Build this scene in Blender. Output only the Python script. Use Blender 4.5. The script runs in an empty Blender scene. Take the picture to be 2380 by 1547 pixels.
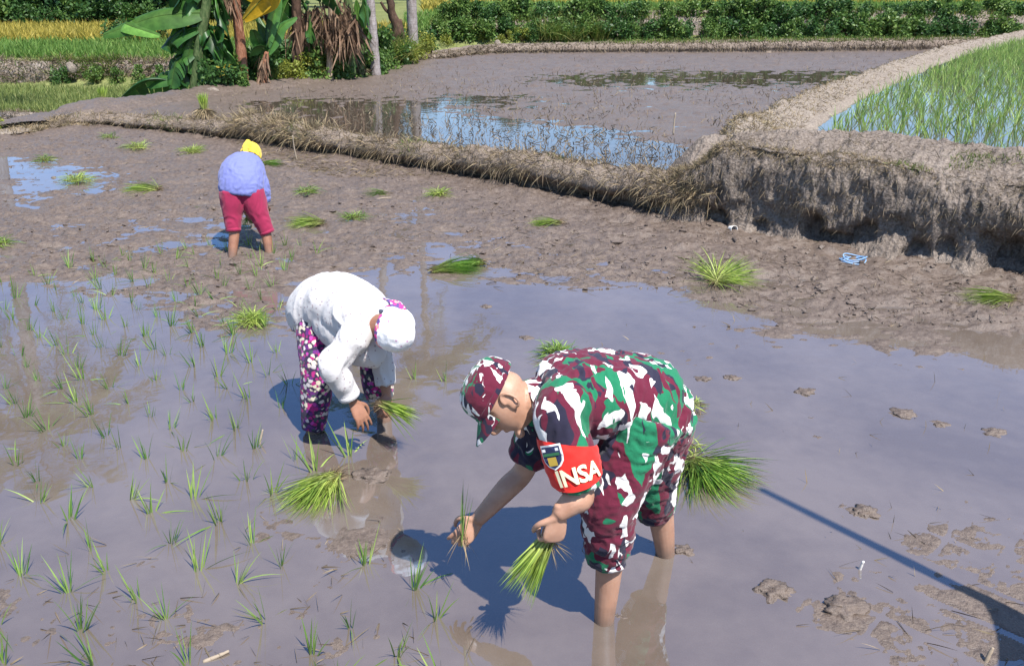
import bpy, bmesh, math, random
import numpy as np
from mathutils import Vector, Matrix

random.seed(4); RNG = np.random.default_rng(7)
S = bpy.context.scene
COL = S.collection

# ------------------------------------------------------------------ camera
FPX, CX, CY, CAMH = 1952.3, 1190.0, 773.5, 2.3
PITCH = math.atan(792.1 / FPX)
cam = bpy.data.cameras.new('camera'); camo = bpy.data.objects.new('camera', cam)
COL.objects.link(camo); S.camera = camo
camo.location = (0, 0, CAMH); camo.rotation_euler = (math.pi/2 - PITCH, 0, 0)
cam.sensor_width = 36; cam.lens = 36 * FPX / 2380; cam.clip_start = 0.05; cam.clip_end = 3000

# ------------------------------------------------------------------ light
SUN_EL = math.radians(60); SUN_H = (0.64, -0.768)
w = bpy.data.worlds.new('World'); S.world = w; w.use_nodes = True
nt = w.node_tree; nt.nodes.clear()
sky = nt.nodes.new('ShaderNodeTexSky'); sky.sky_type = 'NISHITA'; sky.sun_disc = False
sky.sun_elevation = SUN_EL; sky.sun_rotation = math.atan2(SUN_H[0], SUN_H[1])
sky.altitude = 0; sky.air_density = 1.0; sky.dust_density = 0.25; sky.ozone_density = 5.0
bg = nt.nodes.new('ShaderNodeBackground'); bg.inputs[1].default_value = 0.125
wo = nt.nodes.new('ShaderNodeOutputWorld')
nt.links.new(sky.outputs[0], bg.inputs[0]); nt.links.new(bg.outputs[0], wo.inputs[0])
sl = bpy.data.lights.new('sun', 'SUN'); sl.energy = 5.0; sl.angle = math.radians(0.5); sl.color = (1.0, 0.955, 0.89)
so = bpy.data.objects.new('sun', sl); COL.objects.link(so)
sd = Vector((SUN_H[0]*math.cos(SUN_EL), SUN_H[1]*math.cos(SUN_EL), math.sin(SUN_EL)))
so.rotation_euler = sd.to_track_quat('Z', 'Y').to_euler(); so.location = (6, -8, 14)
S.view_settings.view_transform = 'Standard'; S.view_settings.look = 'None'
S.view_settings.exposure = 0.88; S.view_settings.gamma = 1.0; S.view_settings.use_curve_mapping = False
S.cycles.max_bounces = 6; S.cycles.transparent_max_bounces = 8
S.cycles.caustics_reflective = False; S.cycles.caustics_refractive = False

# ------------------------------------------------------------------ pixel rays (photo measured at 2380 px wide)
CP, SP = math.cos(PITCH), math.sin(PITCH)
def ray(u, v):
    a = (u-CX)/FPX; b = -(v-CY)/FPX
    return a, CP + b*SP, -SP + b*CP
def G(u, v, z=0.0):
    d = ray(u, v); t = (z-CAMH)/d[2]
    return np.array((d[0]*t, d[1]*t, z))
def at(u, v, Y):
    d = ray(u, v); t = Y/d[1]
    return np.array((d[0]*t, Y, CAMH + d[2]*t))

# ------------------------------------------------------------------ noise
_pr = np.random.default_rng(11)
_perm = np.concatenate([_pr.permutation(256)]*3)
_g = _pr.normal(size=(256, 3)); _g /= np.linalg.norm(_g, axis=1)[:, None]
def noise3(P):
    P = np.asarray(P, float); I = np.floor(P).astype(int); Fr = P - I
    U = Fr*Fr*Fr*(Fr*(Fr*6-15)+10); I &= 255
    def gr(dx, dy, dz):
        h = _perm[_perm[_perm[I[..., 0]+dx] + I[..., 1]+dy] + I[..., 2]+dz]
        return (_g[h] * (Fr - np.array((dx, dy, dz)))).sum(-1)
    l = lambda a, b, t: a + t*(b-a)
    ux, uy, uz = U[..., 0], U[..., 1], U[..., 2]
    return l(l(l(gr(0,0,0), gr(1,0,0), ux), l(gr(0,1,0), gr(1,1,0), ux), uy),
             l(l(gr(0,0,1), gr(1,0,1), ux), l(gr(0,1,1), gr(1,1,1), ux), uy), uz) * 1.6
def fbm(P, o=4, gain=0.5):
    P = np.asarray(P, float); r = 0; a = 1.0
    for i in range(o):
        r = r + a*noise3(P*2**i + 17.3*i); a *= gain
    return r
def n2(x, y, s, o=3, z=0.0):
    return fbm(np.stack([x*s, y*s, np.full_like(x, z)], -1), o)
def sst(a, b, x):
    t = np.clip((x-a)/(b-a), 0, 1); return t*t*(3-2*t)

# ------------------------------------------------------------------ mesh helpers
def mesh_np(name, V, F, smooth=True, attrs=None, midx=None):
    V = np.asarray(V, np.float32); me = bpy.data.meshes.new(name)
    me.vertices.add(len(V)); me.vertices.foreach_set('co', V.ravel())
    if isinstance(F, np.ndarray):
        k = F.shape[1]; n = len(F)
        me.loops.add(n*k); me.loops.foreach_set('vertex_index', F.astype(np.int32).ravel())
        me.polygons.add(n); me.polygons.foreach_set('loop_start', np.arange(0, n*k, k, dtype=np.int32))
    else:
        n = len(F); ls = np.cumsum([0]+[len(f) for f in F[:-1]]); fl = [i for f in F for i in f]
        me.loops.add(len(fl)); me.loops.foreach_set('vertex_index', fl)
        me.polygons.add(n); me.polygons.foreach_set('loop_start', ls)
    me.polygons.foreach_set('use_smooth', [smooth]*n)
    for k, a in (attrs or {}).items():
        at_ = me.attributes.new(k, 'FLOAT', 'POINT'); at_.data.foreach_set('value', np.asarray(a, np.float32))
    me.update(calc_edges=True); return me
def obj(name, me, mat=None, parent=None):
    o = bpy.data.objects.new(name, me); COL.objects.link(o)
    if mat is not None:
        if not me.materials: me.materials.append(mat)
    if parent is not None: o.parent = parent
    return o
def tag(o, label, cat, group=None):
    o['label'] = label; o['category'] = cat
    if group: o['group'] = group
    return o
def thing(name, label, cat, loc=(0, 0, 0), group=None):
    o = bpy.data.objects.new(name, None); COL.objects.link(o); o.location = Vector([float(c) for c in loc])
    o.empty_display_size = 0.1
    return tag(o, label, cat, group)
def struct(name, me, mat, parent=None):
    o = obj(name, me, mat, parent)
    if parent is None: o['kind'] = 'structure'
    return o
def stuff(name, me, mat, label, cat, parent=None):
    o = obj(name, me, mat, parent); o['kind'] = 'stuff'
    if parent is None: tag(o, label, cat)
    return o
def gridfaces(r, c, wrap=False):
    i = np.arange(r-1)[:, None]; j = np.arange(c if wrap else c-1)[None, :]
    j2 = (j+1) % c
    return np.stack([i*c+j, i*c+j2, (i+1)*c+j2, (i+1)*c+j], -1).reshape(-1, 4)
def merge(parts):
    V = []; F = []; n = 0
    for v, f in parts:
        V.append(np.asarray(v)); F += [[a+n for a in q] for q in (f.tolist() if isinstance(f, np.ndarray) else f)]; n += len(v)
    return np.concatenate(V), F
def nrm(v):
    v = np.asarray(v, float); return v/(np.linalg.norm(v)+1e-12)
def catmull(P, n):
    P = np.asarray(P, float); m = len(P)
    if m == 2: Q = np.array([P[0]*2-P[1], P[0], P[1], P[1]*2-P[0]])
    else: Q = np.vstack([P[0]*2-P[1], P, P[-1]*2-P[-2]])
    out = []
    for t in np.linspace(0, m-1-1e-6, n):
        i = int(t); u = t-i; a, b, c, d = Q[i:i+4]
        out.append(0.5*(2*b+(c-a)*u+(2*a-5*b+4*c-d)*u*u+(3*b-a-3*c+d)*u**3))
    return np.array(out)
def loft(path, rad, ref=(0, 1, 0), ns=20, n=None, caps=True, closed_round=0.0, power=2.0):
    """tapered tube along a path; rad rows are (side, normal) radii"""
    path = np.asarray(path, float); rad = np.asarray(rad, float)
    if rad.ndim == 1: rad = np.stack([rad, rad], 1)
    n = n or max(4, 5*(len(path)-1)+1)
    Q = catmull(np.hstack([path, rad]), n); P, R = Q[:, :3], np.maximum(Q[:, 3:], 1e-4)
    if closed_round:
        d0 = nrm(P[0]-P[1]); d1 = nrm(P[-1]-P[-2]); r0, r1 = R[0].mean()*closed_round, R[-1].mean()*closed_round
        P = np.vstack([[P[0]+d0*r0, P[0]+d0*r0*.8, P[0]+d0*r0*.45], P, [P[-1]+d1*r1*.45, P[-1]+d1*r1*.8, P[-1]+d1*r1]])
        R = np.vstack([[R[0]*.15, R[0]*.6, R[0]*.89], R, [R[-1]*.89, R[-1]*.6, R[-1]*.15]])
    T = np.gradient(P, axis=0); T /= np.linalg.norm(T, axis=1)[:, None]+1e-12
    V = []
    th = np.linspace(0, 2*np.pi, ns, endpoint=False)
    ct, st_ = np.cos(th), np.sin(th)
    if power != 2.0:
        ct = np.sign(ct)*np.abs(ct)**(2/power); st_ = np.sign(st_)*np.abs(st_)**(2/power)
    s_prev = None
    for p, t, r in zip(P, T, R):
        s = np.cross(ref, t)
        if np.linalg.norm(s) < 1e-3: s = s_prev if s_prev is not None else np.cross((1, 0, 0.1), t)
        s = nrm(s); b = np.cross(t, s); s_prev = s
        V.append(p + np.outer(ct*r[0], s) + np.outer(st_*r[1], b))
    m = len(P); V = np.concatenate(V); F = gridfaces(m, ns, True).tolist()
    if caps:
        F.append(list(range(ns))[::-1]); F.append(list(range((m-1)*ns, m*ns)))
    return V, F
def remesh(name, parts, voxel, smooth=4, fac=0.5):
    V, F = merge(parts); me = mesh_np(name, V, F)
    o = bpy.data.objects.new('tmp', me); COL.objects.link(o)
    bm = bmesh.new(); bm.from_mesh(me); bmesh.ops.recalc_face_normals(bm, faces=bm.faces); bm.to_mesh(me); bm.free()
    m = o.modifiers.new('r', 'REMESH'); m.mode = 'VOXEL'; m.voxel_size = voxel
    if smooth:
        m = o.modifiers.new('s', 'SMOOTH'); m.iterations = smooth; m.factor = fac
    dg = bpy.context.evaluated_depsgraph_get(); out = bpy.data.meshes.new_from_object(o.evaluated_get(dg))
    bpy.data.objects.remove(o); bpy.data.meshes.remove(me); out.name = name
    out.polygons.foreach_set('use_smooth', [True]*len(out.polygons))
    return out
def verts(me):
    a = np.empty(len(me.vertices)*3, np.float32); me.vertices.foreach_get('co', a); return a.reshape(-1, 3).astype(float)
def setverts(me, V):
    me.vertices.foreach_set('co', np.asarray(V, np.float32).ravel()); me.update()
def normals(me):
    a = np.empty(len(me.vertices)*3, np.float32); me.vertices.foreach_get('normal', a); return a.reshape(-1, 3).astype(float)
def local(me, parent):
    setverts(me, verts(me)-np.array(parent.location)); return me

def blades(base, dirs, L, W, bend, nseg=3, rnd=None, kink=None):
    """many tapered leaf strips at once -> V, F, t, r"""
    base = np.asarray(base, float); N = len(base)
    dirs = np.asarray(dirs, float); dirs = dirs/np.linalg.norm(dirs, axis=1)[:, None]
    L = np.broadcast_to(L, N); W = np.broadcast_to(W, N); bend = np.broadcast_to(bend, N)
    t = np.linspace(0, 1, nseg+1)
    h = dirs.copy(); h[:, 2] = 0; h /= np.linalg.norm(h, axis=1)[:, None]+1e-9
    drp = np.stack([h[:, 0]*.45, h[:, 1]*.45, -np.ones(N)], 1)
    P = base[:, None] + dirs[:, None]*(L[:, None]*t)[..., None] + drp[:, None]*((bend*L)[:, None]*t**2)[..., None]
    ang = RNG.uniform(0, np.pi, N)
    s = np.cross(dirs, np.stack([np.cos(ang), np.sin(ang), 0.3*np.ones(N)], 1)); s /= np.linalg.norm(s, axis=1)[:, None]+1e-9
    wt = np.where(t < .3, .75+t*.8, (1-((t-.3)/.7)**1.6)*.99+.02)
    off = s[:, None]*(W[:, None]*wt*.5)[..., None]
    V = np.stack([P-off, P+off], 2).reshape(-1, 3)
    k = 2*(nseg+1); b = (np.arange(N)*k)[:, None]; i = np.arange(nseg)[None]*2
    F = np.stack([b+i, b+i+1, b+i+3, b+i+2], -1).reshape(-1, 4)
    r = RNG.random(N) if rnd is None else rnd
    return V, F, np.tile(np.repeat(t, 2), N), np.repeat(r, k)
def blade_mesh(name, *a, **k):
    V, F, t, r = blades(*a, **k); return mesh_np(name, V, F, True, {'t': t, 'r': r})
def rdir(n, elo, ehi, a0=0, a1=2*np.pi):
    e = RNG.uniform(elo, ehi, n); a = RNG.uniform(a0, a1, n)
    return np.stack([np.cos(e)*np.cos(a), np.cos(e)*np.sin(a), np.sin(e)], 1)

# ------------------------------------------------------------------ materials
class NT:
    def __init__(s, name):
        s.m = bpy.data.materials.new(name); s.m.use_nodes = True; s.t = s.m.node_tree; s.t.nodes.clear()
        s.out = s.t.nodes.new('ShaderNodeOutputMaterial')
    def n(s, typ, ins=None, **kw):
        nd = s.t.nodes.new('ShaderNode'+typ)
        for k, v in kw.items(): setattr(nd, k, v)
        for k, v in (ins or {}).items(): s.set(nd.inputs[k], v)
        return nd
    def set(s, sock, v):
        if isinstance(v, bpy.types.NodeSocket): s.t.links.new(v, sock)
        elif isinstance(v, bpy.types.Node): s.t.links.new(v.outputs[0], sock)
        else:
            if isinstance(v, tuple) and len(v) == 3 and sock.type == 'RGBA': v = v+(1,)
            sock.default_value = v
    def ramp(s, fac, stops, interp='LINEAR'):
        r = s.n('ValToRGB', {0: fac}); cr = r.color_ramp; cr.interpolation = interp
        while len(cr.elements) < len(stops): cr.elements.new(0.5)
        for e, (p, c) in zip(cr.elements, stops):
            e.position = p; e.color = tuple(c)+(1,) if len(c) == 3 else c
        return r.outputs[0]
    def mix(s, f, a, b, blend='MIX'):
        m = s.n('Mix', data_type='RGBA', blend_type=blend)
        s.set(m.inputs[0], f); s.set(m.inputs[6], a); s.set(m.inputs[7], b); return m.outputs[2]
    def math(s, op, a, b=0.0, clamp=False):
        m = s.n('Math', {0: a, 1: b}, operation=op, use_clamp=clamp); return m.outputs[0]
    def noise(s, vec, scale, detail=4, rough=.55, dist=0.0):
        return s.n('TexNoise', {'Vector': vec, 'Scale': scale, 'Detail': detail, 'Roughness': rough, 'Distortion': dist})
    def obj(s): return s.n('TexCoord').outputs['Object']
    def attr(s, name): return s.n('Attribute', attribute_name=name, attribute_type='GEOMETRY').outputs['Fac']
    def bump(s, h, strength=.3, dist=.01):
        return s.n('Bump', {'Height': h, 'Strength': strength, 'Distance': dist}).outputs[0]
    def pbr(s, color, rough=.6, normal=None, spec=.4, **kw):
        ins = {'Base Color': color, 'Roughness': rough, 'Specular IOR Level': spec}; ins.update(kw)
        b = s.n('BsdfPrincipled', ins)
        if normal is not None: s.set(b.inputs['Normal'], normal)
        s.t.links.new(b.outputs[0], s.out.inputs[0]); return s.m

def earth(name, dark, mid, pale, scale=3.0, rough=.85, bump=.5, fine=60, spec=.25, bdist=.02):
    k = NT(name); o = k.obj()
    a = k.noise(o, scale, 6, .65).outputs[0]; b = k.noise(o, fine, 5, .6).outputs[0]
    c = k.ramp(a, [(.3, dark), (.5, mid), (.72, pale)])
    c = k.mix(.55, c, k.ramp(b, [(.3, tuple(x*.55 for x in mid)), (.68, tuple(min(1, x*1.35) for x in pale))]))
    return k.pbr(c, rough, k.bump(k.math('ADD', a, b), bump, bdist), spec)

def leafmat(name, root, tip, alt, rough=.5, trans=.35, spec=.35, tmid=.4):
    k = NT(name); t = k.attr('t'); r = k.attr('r')
    c = k.ramp(t, [(0.02, root), (tmid, tip)])
    c = k.mix(k.ramp(r, [(.3, (0, 0, 0)), (.9, (1, 1, 1))]), c, k.mix(.8, c, alt))
    c = k.mix(1.0, c, k.ramp(r, [(0, (.65, .65, .65)), (1, (1.25, 1.25, 1.25))]), 'MULTIPLY')
    nz = k.noise(k.obj(), 7, 4, .6).outputs[0]; c = k.mix(1.0, c, k.ramp(nz, [(.3, (.62, .66, .6)), (.7, (1.2, 1.15, 1.1))]), 'MULTIPLY')
    b = k.n('BsdfPrincipled', {'Base Color': c, 'Roughness': rough, 'Specular IOR Level': spec})
    tr = k.n('BsdfTranslucent', {0: c}); mx = k.n('MixShader', {0: trans, 1: b.outputs[0], 2: tr.outputs[0]})
    k.t.links.new(mx.outputs[0], k.out.inputs[0]); return k.m

def mud_material():
    k = NT('wet_mud'); o = k.obj(); geo = k.n('NewGeometry')
    a = k.noise(o, 1.6, 5, .6).outputs[0]; b = k.noise(o, 24, 6, .65).outputs[0]; c3 = k.noise(o, 110, 4, .6).outputs[0]
    col = k.ramp(a, [(.3, (.080, .058, .046)), (.52, (.115, .085, .068)), (.75, (.150, .114, .092))])
    col = k.mix(.5, col, k.ramp(b, [(.34, (.030, .021, .017)), (.5, (.112, .083, .067)), (.70, (.185, .145, .118))]))
    col = k.mix(.25, col, k.ramp(c3, [(.35, (.05, .036, .028)), (.65, (.20, .16, .13))]))
    rg = k.ramp(b, [(.35, (.30, .30, .30)), (.62, (.62, .62, .62))])
    return k.pbr(col, rg, k.bump(k.math('ADD', b, k.math('MULTIPLY', c3, .4)), .65, .022), .5)

def water_material(name, turbid, turbid2, clear=.35, ior=1.5, ripple=.012, rscale=3.0, tint=(.60, .77, 1, 1)):
    k = NT(name); o = k.obj()
    a = k.noise(o, .9, 4, .6, .6).outputs[0]; b = k.noise(o, 9, 4, .6).outputs[0]
    col = k.ramp(k.math('ADD', k.math('MULTIPLY', a, .75), k.math('MULTIPLY', b, .25)), [(.36, turbid), (.62, turbid2)])
    rp = k.noise(o, rscale, 3, .5, .4).outputs[0]
    bn = k.bump(rp, ripple*10, .02)
    df = k.n('BsdfDiffuse', {0: col}); tp = k.n('BsdfTransparent', {0: (.72, .66, .58, 1)})
    body = k.n('MixShader', {0: clear, 1: df.outputs[0], 2: tp.outputs[0]})
    gl = k.n('BsdfGlossy', {'Color': tint, 'Roughness': .03, 'Normal': bn})
    fr = k.n('Fresnel', {'IOR': ior, 'Normal': bn})
    mx = k.n('MixShader', {0: fr.outputs[0], 1: body.outputs[0], 2: gl.outputs[0]})
    k.t.links.new(mx.outputs[0], k.out.inputs[0]); return k.m

M = {}
M['mud'] = mud_material()
M['water'] = water_material('muddy_water', (.165, .127, .100), (.235, .187, .152), .36, 2.65)
M['water_back'] = water_material('still_field_water', (.07, .055, .04), (.105, .082, .064), .3, 1.75, tint=(.88, .94, 1, 1))
M['dry_earth'] = earth('dry_bund_earth', (.065, .048, .038), (.145, .112, .09), (.27, .222, .182), 2.2, .95, .9, 45, .15, .03)
M['bank_earth'] = earth('bank_clay', (.055, .041, .033), (.135, .107, .088), (.27, .228, .195), 1.7, .92, 1.0, 38, .15, .03)
M['pale_earth'] = earth('pale_bund_earth', (.105, .082, .066), (.19, .155, .128), (.28, .24, .20), 3, .95, .8, 40, .12, .03)
M['field_soil'] = earth('grassy_soil', (.05, .07, .02), (.11, .13, .045), (.20, .21, .085), .35, .95, .5, 9, .1, .05)
M['straw'] = leafmat('dry_straw', (.30, .23, .14), (.42, .34, .22), (.17, .12, .075), .8, .1, .15)
M['old_straw'] = leafmat('weathered_straw', (.17, .132, .095), (.29, .235, .17), (.12, .092, .068), .85, .08, .15)
M['bund_grass'] = leafmat('short_green_grass', (.13, .15, .04), (.09, .20, .025), (.24, .22, .07), .6, .35)
M['rice'] = leafmat('young_rice_leaf', (.46, .46, .20), (.22, .40, .085), (.36, .46, .13), .45, .4)
M['rice_dark'] = leafmat('rice_leaf_dark', (.34, .34, .15), (.13, .29, .065), (.24, .36, .09), .45, .4)
M['rice_bundle'] = leafmat('cut_rice_leaf', (.48, .46, .22), (.27, .44, .07), (.45, .54, .13), .45, .4, .35, .62)
M['rice_bundle_dark'] = leafmat('cut_rice_leaf_dark', (.36, .34, .15), (.12, .29, .04), (.29, .41, .08), .45, .35, .35, .55)
M['roots'] = leafmat('pale_roots', (.30, .22, .14), (.40, .31, .20), (.16, .11, .07), .8, .1, .15)

# ------------------------------------------------------------------ layout lines
BASE = np.array([G(u, v) for u, v in [(-1500, 480), (-700, 395), (0, 325), (120, 308), (215, 300), (400, 318), (560, 338), (700, 362), (850, 385), (1060, 420),
                 (1250, 455), (1420, 490), (1560, 522), (1660, 537), (1900, 580), (2150, 622), (2380, 660), (3000, 760)]])
def poly_y(P, x):
    return np.interp(x, P[:, 0], P[:, 1])
ZB, ZR = 0.15, 0.74          # water levels of the back field and of the raised right field

# ---- near field mud
CTRL = [(60,400,-1.2),(140,420,-1),(480,535,-.4),(960,500,-.8),(1040,590,-1),(300,540,.5),(300,350,4),(500,400,4),(700,420,5),(900,480,3),(300,480,2),(100,520,2),
 (150,600,2),(420,620,2.5),(600,640,2),(760,600,2.5),(850,560,3),(1200,510,4),(1400,560,4),(1600,580,5),(1800,620,4.5),(2000,660,4.5),(2300,720,4),(2100,700,3),(1250,600,1.2),(1500,605,1.5),
 (100,720,-3),(300,720,-2),(330,780,-3),(450,700,1.2),(480,760,.3),(700,900,-4),(500,850,-3),(300,900,-3),(60,900,-4),(1000,700,-3),(1200,720,-4),(1500,720,-4),(1650,720,-2),(1750,690,.6),
 (2000,760,-.6),(2300,820,-1.5),(1900,850,-3),(2300,950,-3),(1700,1000,-4),(2100,1050,-3),(1300,1000,-4),(1100,950,-4),(900,1100,-3),(880,660,-2),(620,690,-.5),
 (200,1000,-2.5),(500,1050,-2),(150,1150,-1.2),(400,1200,-.9),(650,1250,-.25),(300,1350,-.3),(900,1250,-.5),(100,1450,-.2),(500,1450,.1),(800,1400,-.4),(750,1180,-.6),(860,1250,.5),
 (1100,1300,-.9),(1200,1450,-.5),(1500,1500,-1.5),(1700,1300,-2),(1900,1200,-2),(1800,1370,-.2),(1950,1410,.3),(1750,1480,-1.2),(2050,1200,-1),(2200,1250,.25),(2300,1400,.4),
 (2100,1450,.1),(2000,1350,-.3),(2350,1150,-.6),(2150,760,-.4),(1850,730,.2)]
CG = np.array([G(u, v) for u, v, _ in CTRL]); CZ = np.array([c for *_, c in CTRL])/100
def rbf(x, y, CG, CZ, pw=2.6, eps=.02):
    qx, qy = x/y, np.log(y); num = np.zeros_like(x); den = np.zeros_like(x)
    for g, z in zip(CG, CZ):
        wgt = 1/((qx-g[0]/g[1])**2 + (qy-np.log(g[1]))**2 + eps**2)**(pw/2)
        num += wgt*z; den += wgt
    return num/den
GA = math.radians(47); GS = 0.245
def near_mud(x, y, detail=True):
    z = rbf(x, y, CG, CZ)
    if not detail: return z
    far = sst(2.6, 6.0, y)
    wx = x + .10*n2(x, y, 1.2, 2, 5); wy = y + .10*n2(x, y, 1.2, 2, 9)
    lump = n2(wx*1.0, wy*1.5, 2.2, 5, 1)
    clod = np.maximum(0, n2(wx, wy, 7.5, 3, 3)-.12)
    wet = sst(-.012, .012, z)
    z = z + lump*(.0045+.026*far*(.3+.7*wet)) + np.tanh(clod*2.2)*.45*(.008+.05*far*(.2+.8*wet)) - .03*far*wet*np.maximum(0, n2(wx, wy*1.4, 10, 2, 12)-.15) + .0025*n2(x, y, 30, 2, 2)
    ridge = 1-np.abs(n2(wx*.6+wy*.2, wy*2.2, 3.3, 3, 8))
    z = z + far*.032*(ridge-.72)
    c, s = math.cos(GA), math.sin(GA)
    jx = .02*n2(x, y, 2.5, 2, 30); a = (x*c+y*s+jx)/GS; b = (-x*s+y*c+jx)/GS
    fa = np.abs(a-np.round(a))*GS; fb = np.abs(b-np.round(b))*GS
    gm = sst(1.35, 2.0, x+.5*(3.1-y))*sst(4.3, 3.3, y)+.35*sst(.2, .8, x)*sst(3.2, 2.6, y)
    z = z - gm*.014*(np.exp(-(fa/.010)**2)+.6*np.exp(-(fb/.009)**2)*(np.sin(a*1.3)>-.3))
    by = poly_y(BASE, x)
    z = z + .05*np.exp(-((by-y)/.35)**2)
    return z
def fan(y0, y1, ny, u0, u1, nu):
    Y = np.geomspace(y0, y1, ny)[:, None]; U = np.linspace(u0, u1, nu)[None]
    return (U*Y), np.broadcast_to(Y, (ny, nu)).copy()
X, Y = fan(1.5, 17.0, 640, -.95, .95, 560)
Z = near_mud(X, Y)
over = Y > poly_y(BASE, X)+.35
Z = np.where(over, -.9, Z)
F = gridfaces(*X.shape); keep = ~(over.ravel()[F].all(1)); F = F[keep]
mud = struct('mud_field', mesh_np('mud_field', np.stack([X, Y, Z], -1).reshape(-1, 3), F), M['mud'])

def flat_poly(name, pts, z, mat):
    ar = sum(a[0]*b[1]-b[0]*a[1] for a, b in zip(pts, pts[1:]+pts[:1]))
    if ar < 0: pts = pts[::-1]
    me = bpy.data.meshes.new(name); me.from_pydata([(p[0], p[1], z) for p in pts], [], [list(range(len(pts)))])
    return struct(name, me, mat)
pts = [(float(p[0]), float(p[1])+.3) for p in BASE]
flat_poly('field_water', pts+[(14, 1.0), (-14, 1.0)], 0.0, M['water'])

# ---- back field
BL = np.array([G(u, v, ZB) for u, v in [(205, 268), (400, 240), (560, 214), (760, 192), (1000, 137), (1180, 124)]])
RC = np.array([G(u, v, .9) for u, v in [(1655, 327), (1700, 305), (1760, 280), (1870, 225), (2000, 175), (2200, 110), (2380, 72), (2480, 52)]])
BACK = [(700,240,-2),(850,255,-3),(950,290,-4),(1100,300,-4),(1250,320,-4),(1400,340,-4),(1530,345,-3),(640,250,-1.5),(1500,180,-2.5),(1700,180,-2.5),(1900,178,-2),(1350,190,-1.5),(1100,235,-1.5),(1900,235,-.6),
 (1200,150,4),(1500,145,4),(1000,200,2.5),(1200,205,2),(1450,230,2),(1700,220,2),(1650,270,2.5),(1600,330,2),(1400,280,1.5),(1250,265,1.2),(560,225,3),(780,205,4),(900,180,4),(1050,150,4),(2050,140,3),(1800,150,3),(1700,310,3),(450,255,4),(1150,250,.3),(820,225,.3),(1550,300,.5),(1800,260,1.5)]
BG = np.array([G(u, v, ZB) for u, v, _ in BACK]); BZ = np.array([c for *_, c in BACK])/100
X, Y = fan(7.5, 37.0, 330, -.62, .62, 420)
far = np.clip(Y/20, .6, 1.5)
Z = ZB + rbf(X, Y, BG, BZ)*1.1 + far*(.022*n2(X, Y*1.3, 1.7, 5, 40) + .045*np.maximum(0, n2(X, Y, 4.2, 3, 44)-.1))
ok = (Y > poly_y(BASE, X)+.45) & (X < np.interp(Y, RC[:, 1], RC[:, 0])+.5)
F = gridfaces(*X.shape); F = F[ok.ravel()[F].any(1)]
blx = np.interp(Y, BL[:, 1], BL[:, 0]); Z = np.where(X < blx, ZB+.06+.03*n2(X, Y, 1.5, 3, 4), Z)
F = F[((X > blx-.9) & (Y < 35)).ravel()[F].any(1)]
struct('back_mud_field', mesh_np('back_mud_field', np.stack([X, Y, Z], -1).reshape(-1, 3), F), M['mud'])
bp = [(p[0], p[1]+.5) for p in BASE[4:14]] + [(p[0]+.1, p[1]) for p in RC] + [(14, 36), (0, 34.5)] + [(p[0]-.1, p[1]) for p in BL[::-1]]
flat_poly('back_field_water', bp, ZB, M['water_back'])

# ---- raised right field
rp = [(2.95, 9.25), (3.9, 8.75), (5.4, 8.2), (9, 6.6), (40, 6), (40, 36)] + [(p[0]+.45, p[1]) for p in RC[::-1][:-2]]
flat_poly('raised_field_mud', rp, ZR-.05, M['mud']); flat_poly('raised_field_water', rp, ZR, M['water_back'])

# ---- sweeps: bunds and banks
def sweep(name, path, prof, mat, n, disp=.03, dscale=5.0, mod=None, extra=None):
    """path (k,2) ; prof rows [(offset, z), ...] one per path point, offset to the left of travel"""
    path = np.asarray(path, float)[:, :2]; prof = np.asarray(prof, float)
    if prof.ndim == 2: prof = np.repeat(prof[None], len(path), 0)
    k, m, _ = prof.shape
    Q = catmull(np.hstack([path, prof.reshape(k, -1)]), n)
    P = Q[:, :2]; R = Q[:, 2:].reshape(n, m, 2)
    mm = 1+(m-1)*7; ti = np.linspace(0, m-1, mm)
    R = np.stack([catmull(R[i], mm) for i in range(n)])
    T = np.gradient(P, axis=0); T /= np.linalg.norm(T, axis=1)[:, None]
    N = np.stack([-T[:, 1], T[:, 0]], 1)
    off = R[..., 0].copy(); z = R[..., 1].copy()
    s = np.cumsum(np.r_[0, np.linalg.norm(np.diff(P, axis=0), axis=1)])
    if mod is not None: off, z = mod(P, s, off, z)
    V = np.concatenate([P[:, None]+N[:, None]*off[..., None], z[..., None]], -1)
    d1 = np.gradient(V, axis=0); d2 = np.gradient(V, axis=1); nn = np.cross(d1, d2); nn /= np.linalg.norm(nn, axis=-1, keepdims=True)+1e-9
    f = fbm(V*dscale, 4)*.7 + fbm(V*np.array((dscale*3.2, dscale*3.2, dscale*1.1)), 3)*.35
    V = V + nn*(disp*f)[..., None]
    me = mesh_np(name, V.reshape(-1, 3), gridfaces(n, mm)); o = struct(name, me, mat)
    return V, nn
def prof_bund(h, wd, zb=0.0, zback=ZB-.05):
    return [(-.05*wd, zb-.12), (.30*wd, zb+.02), (.20*wd, zb+.28*h), (-.02*wd, zb+.55*h), (.08*wd, zb+.87*h), (.34*wd, zb+h), (.6*wd, zb+h*.97), (.85*wd, (zb+h+zback)*.5), (1.15*wd, zback-.12)]
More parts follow.
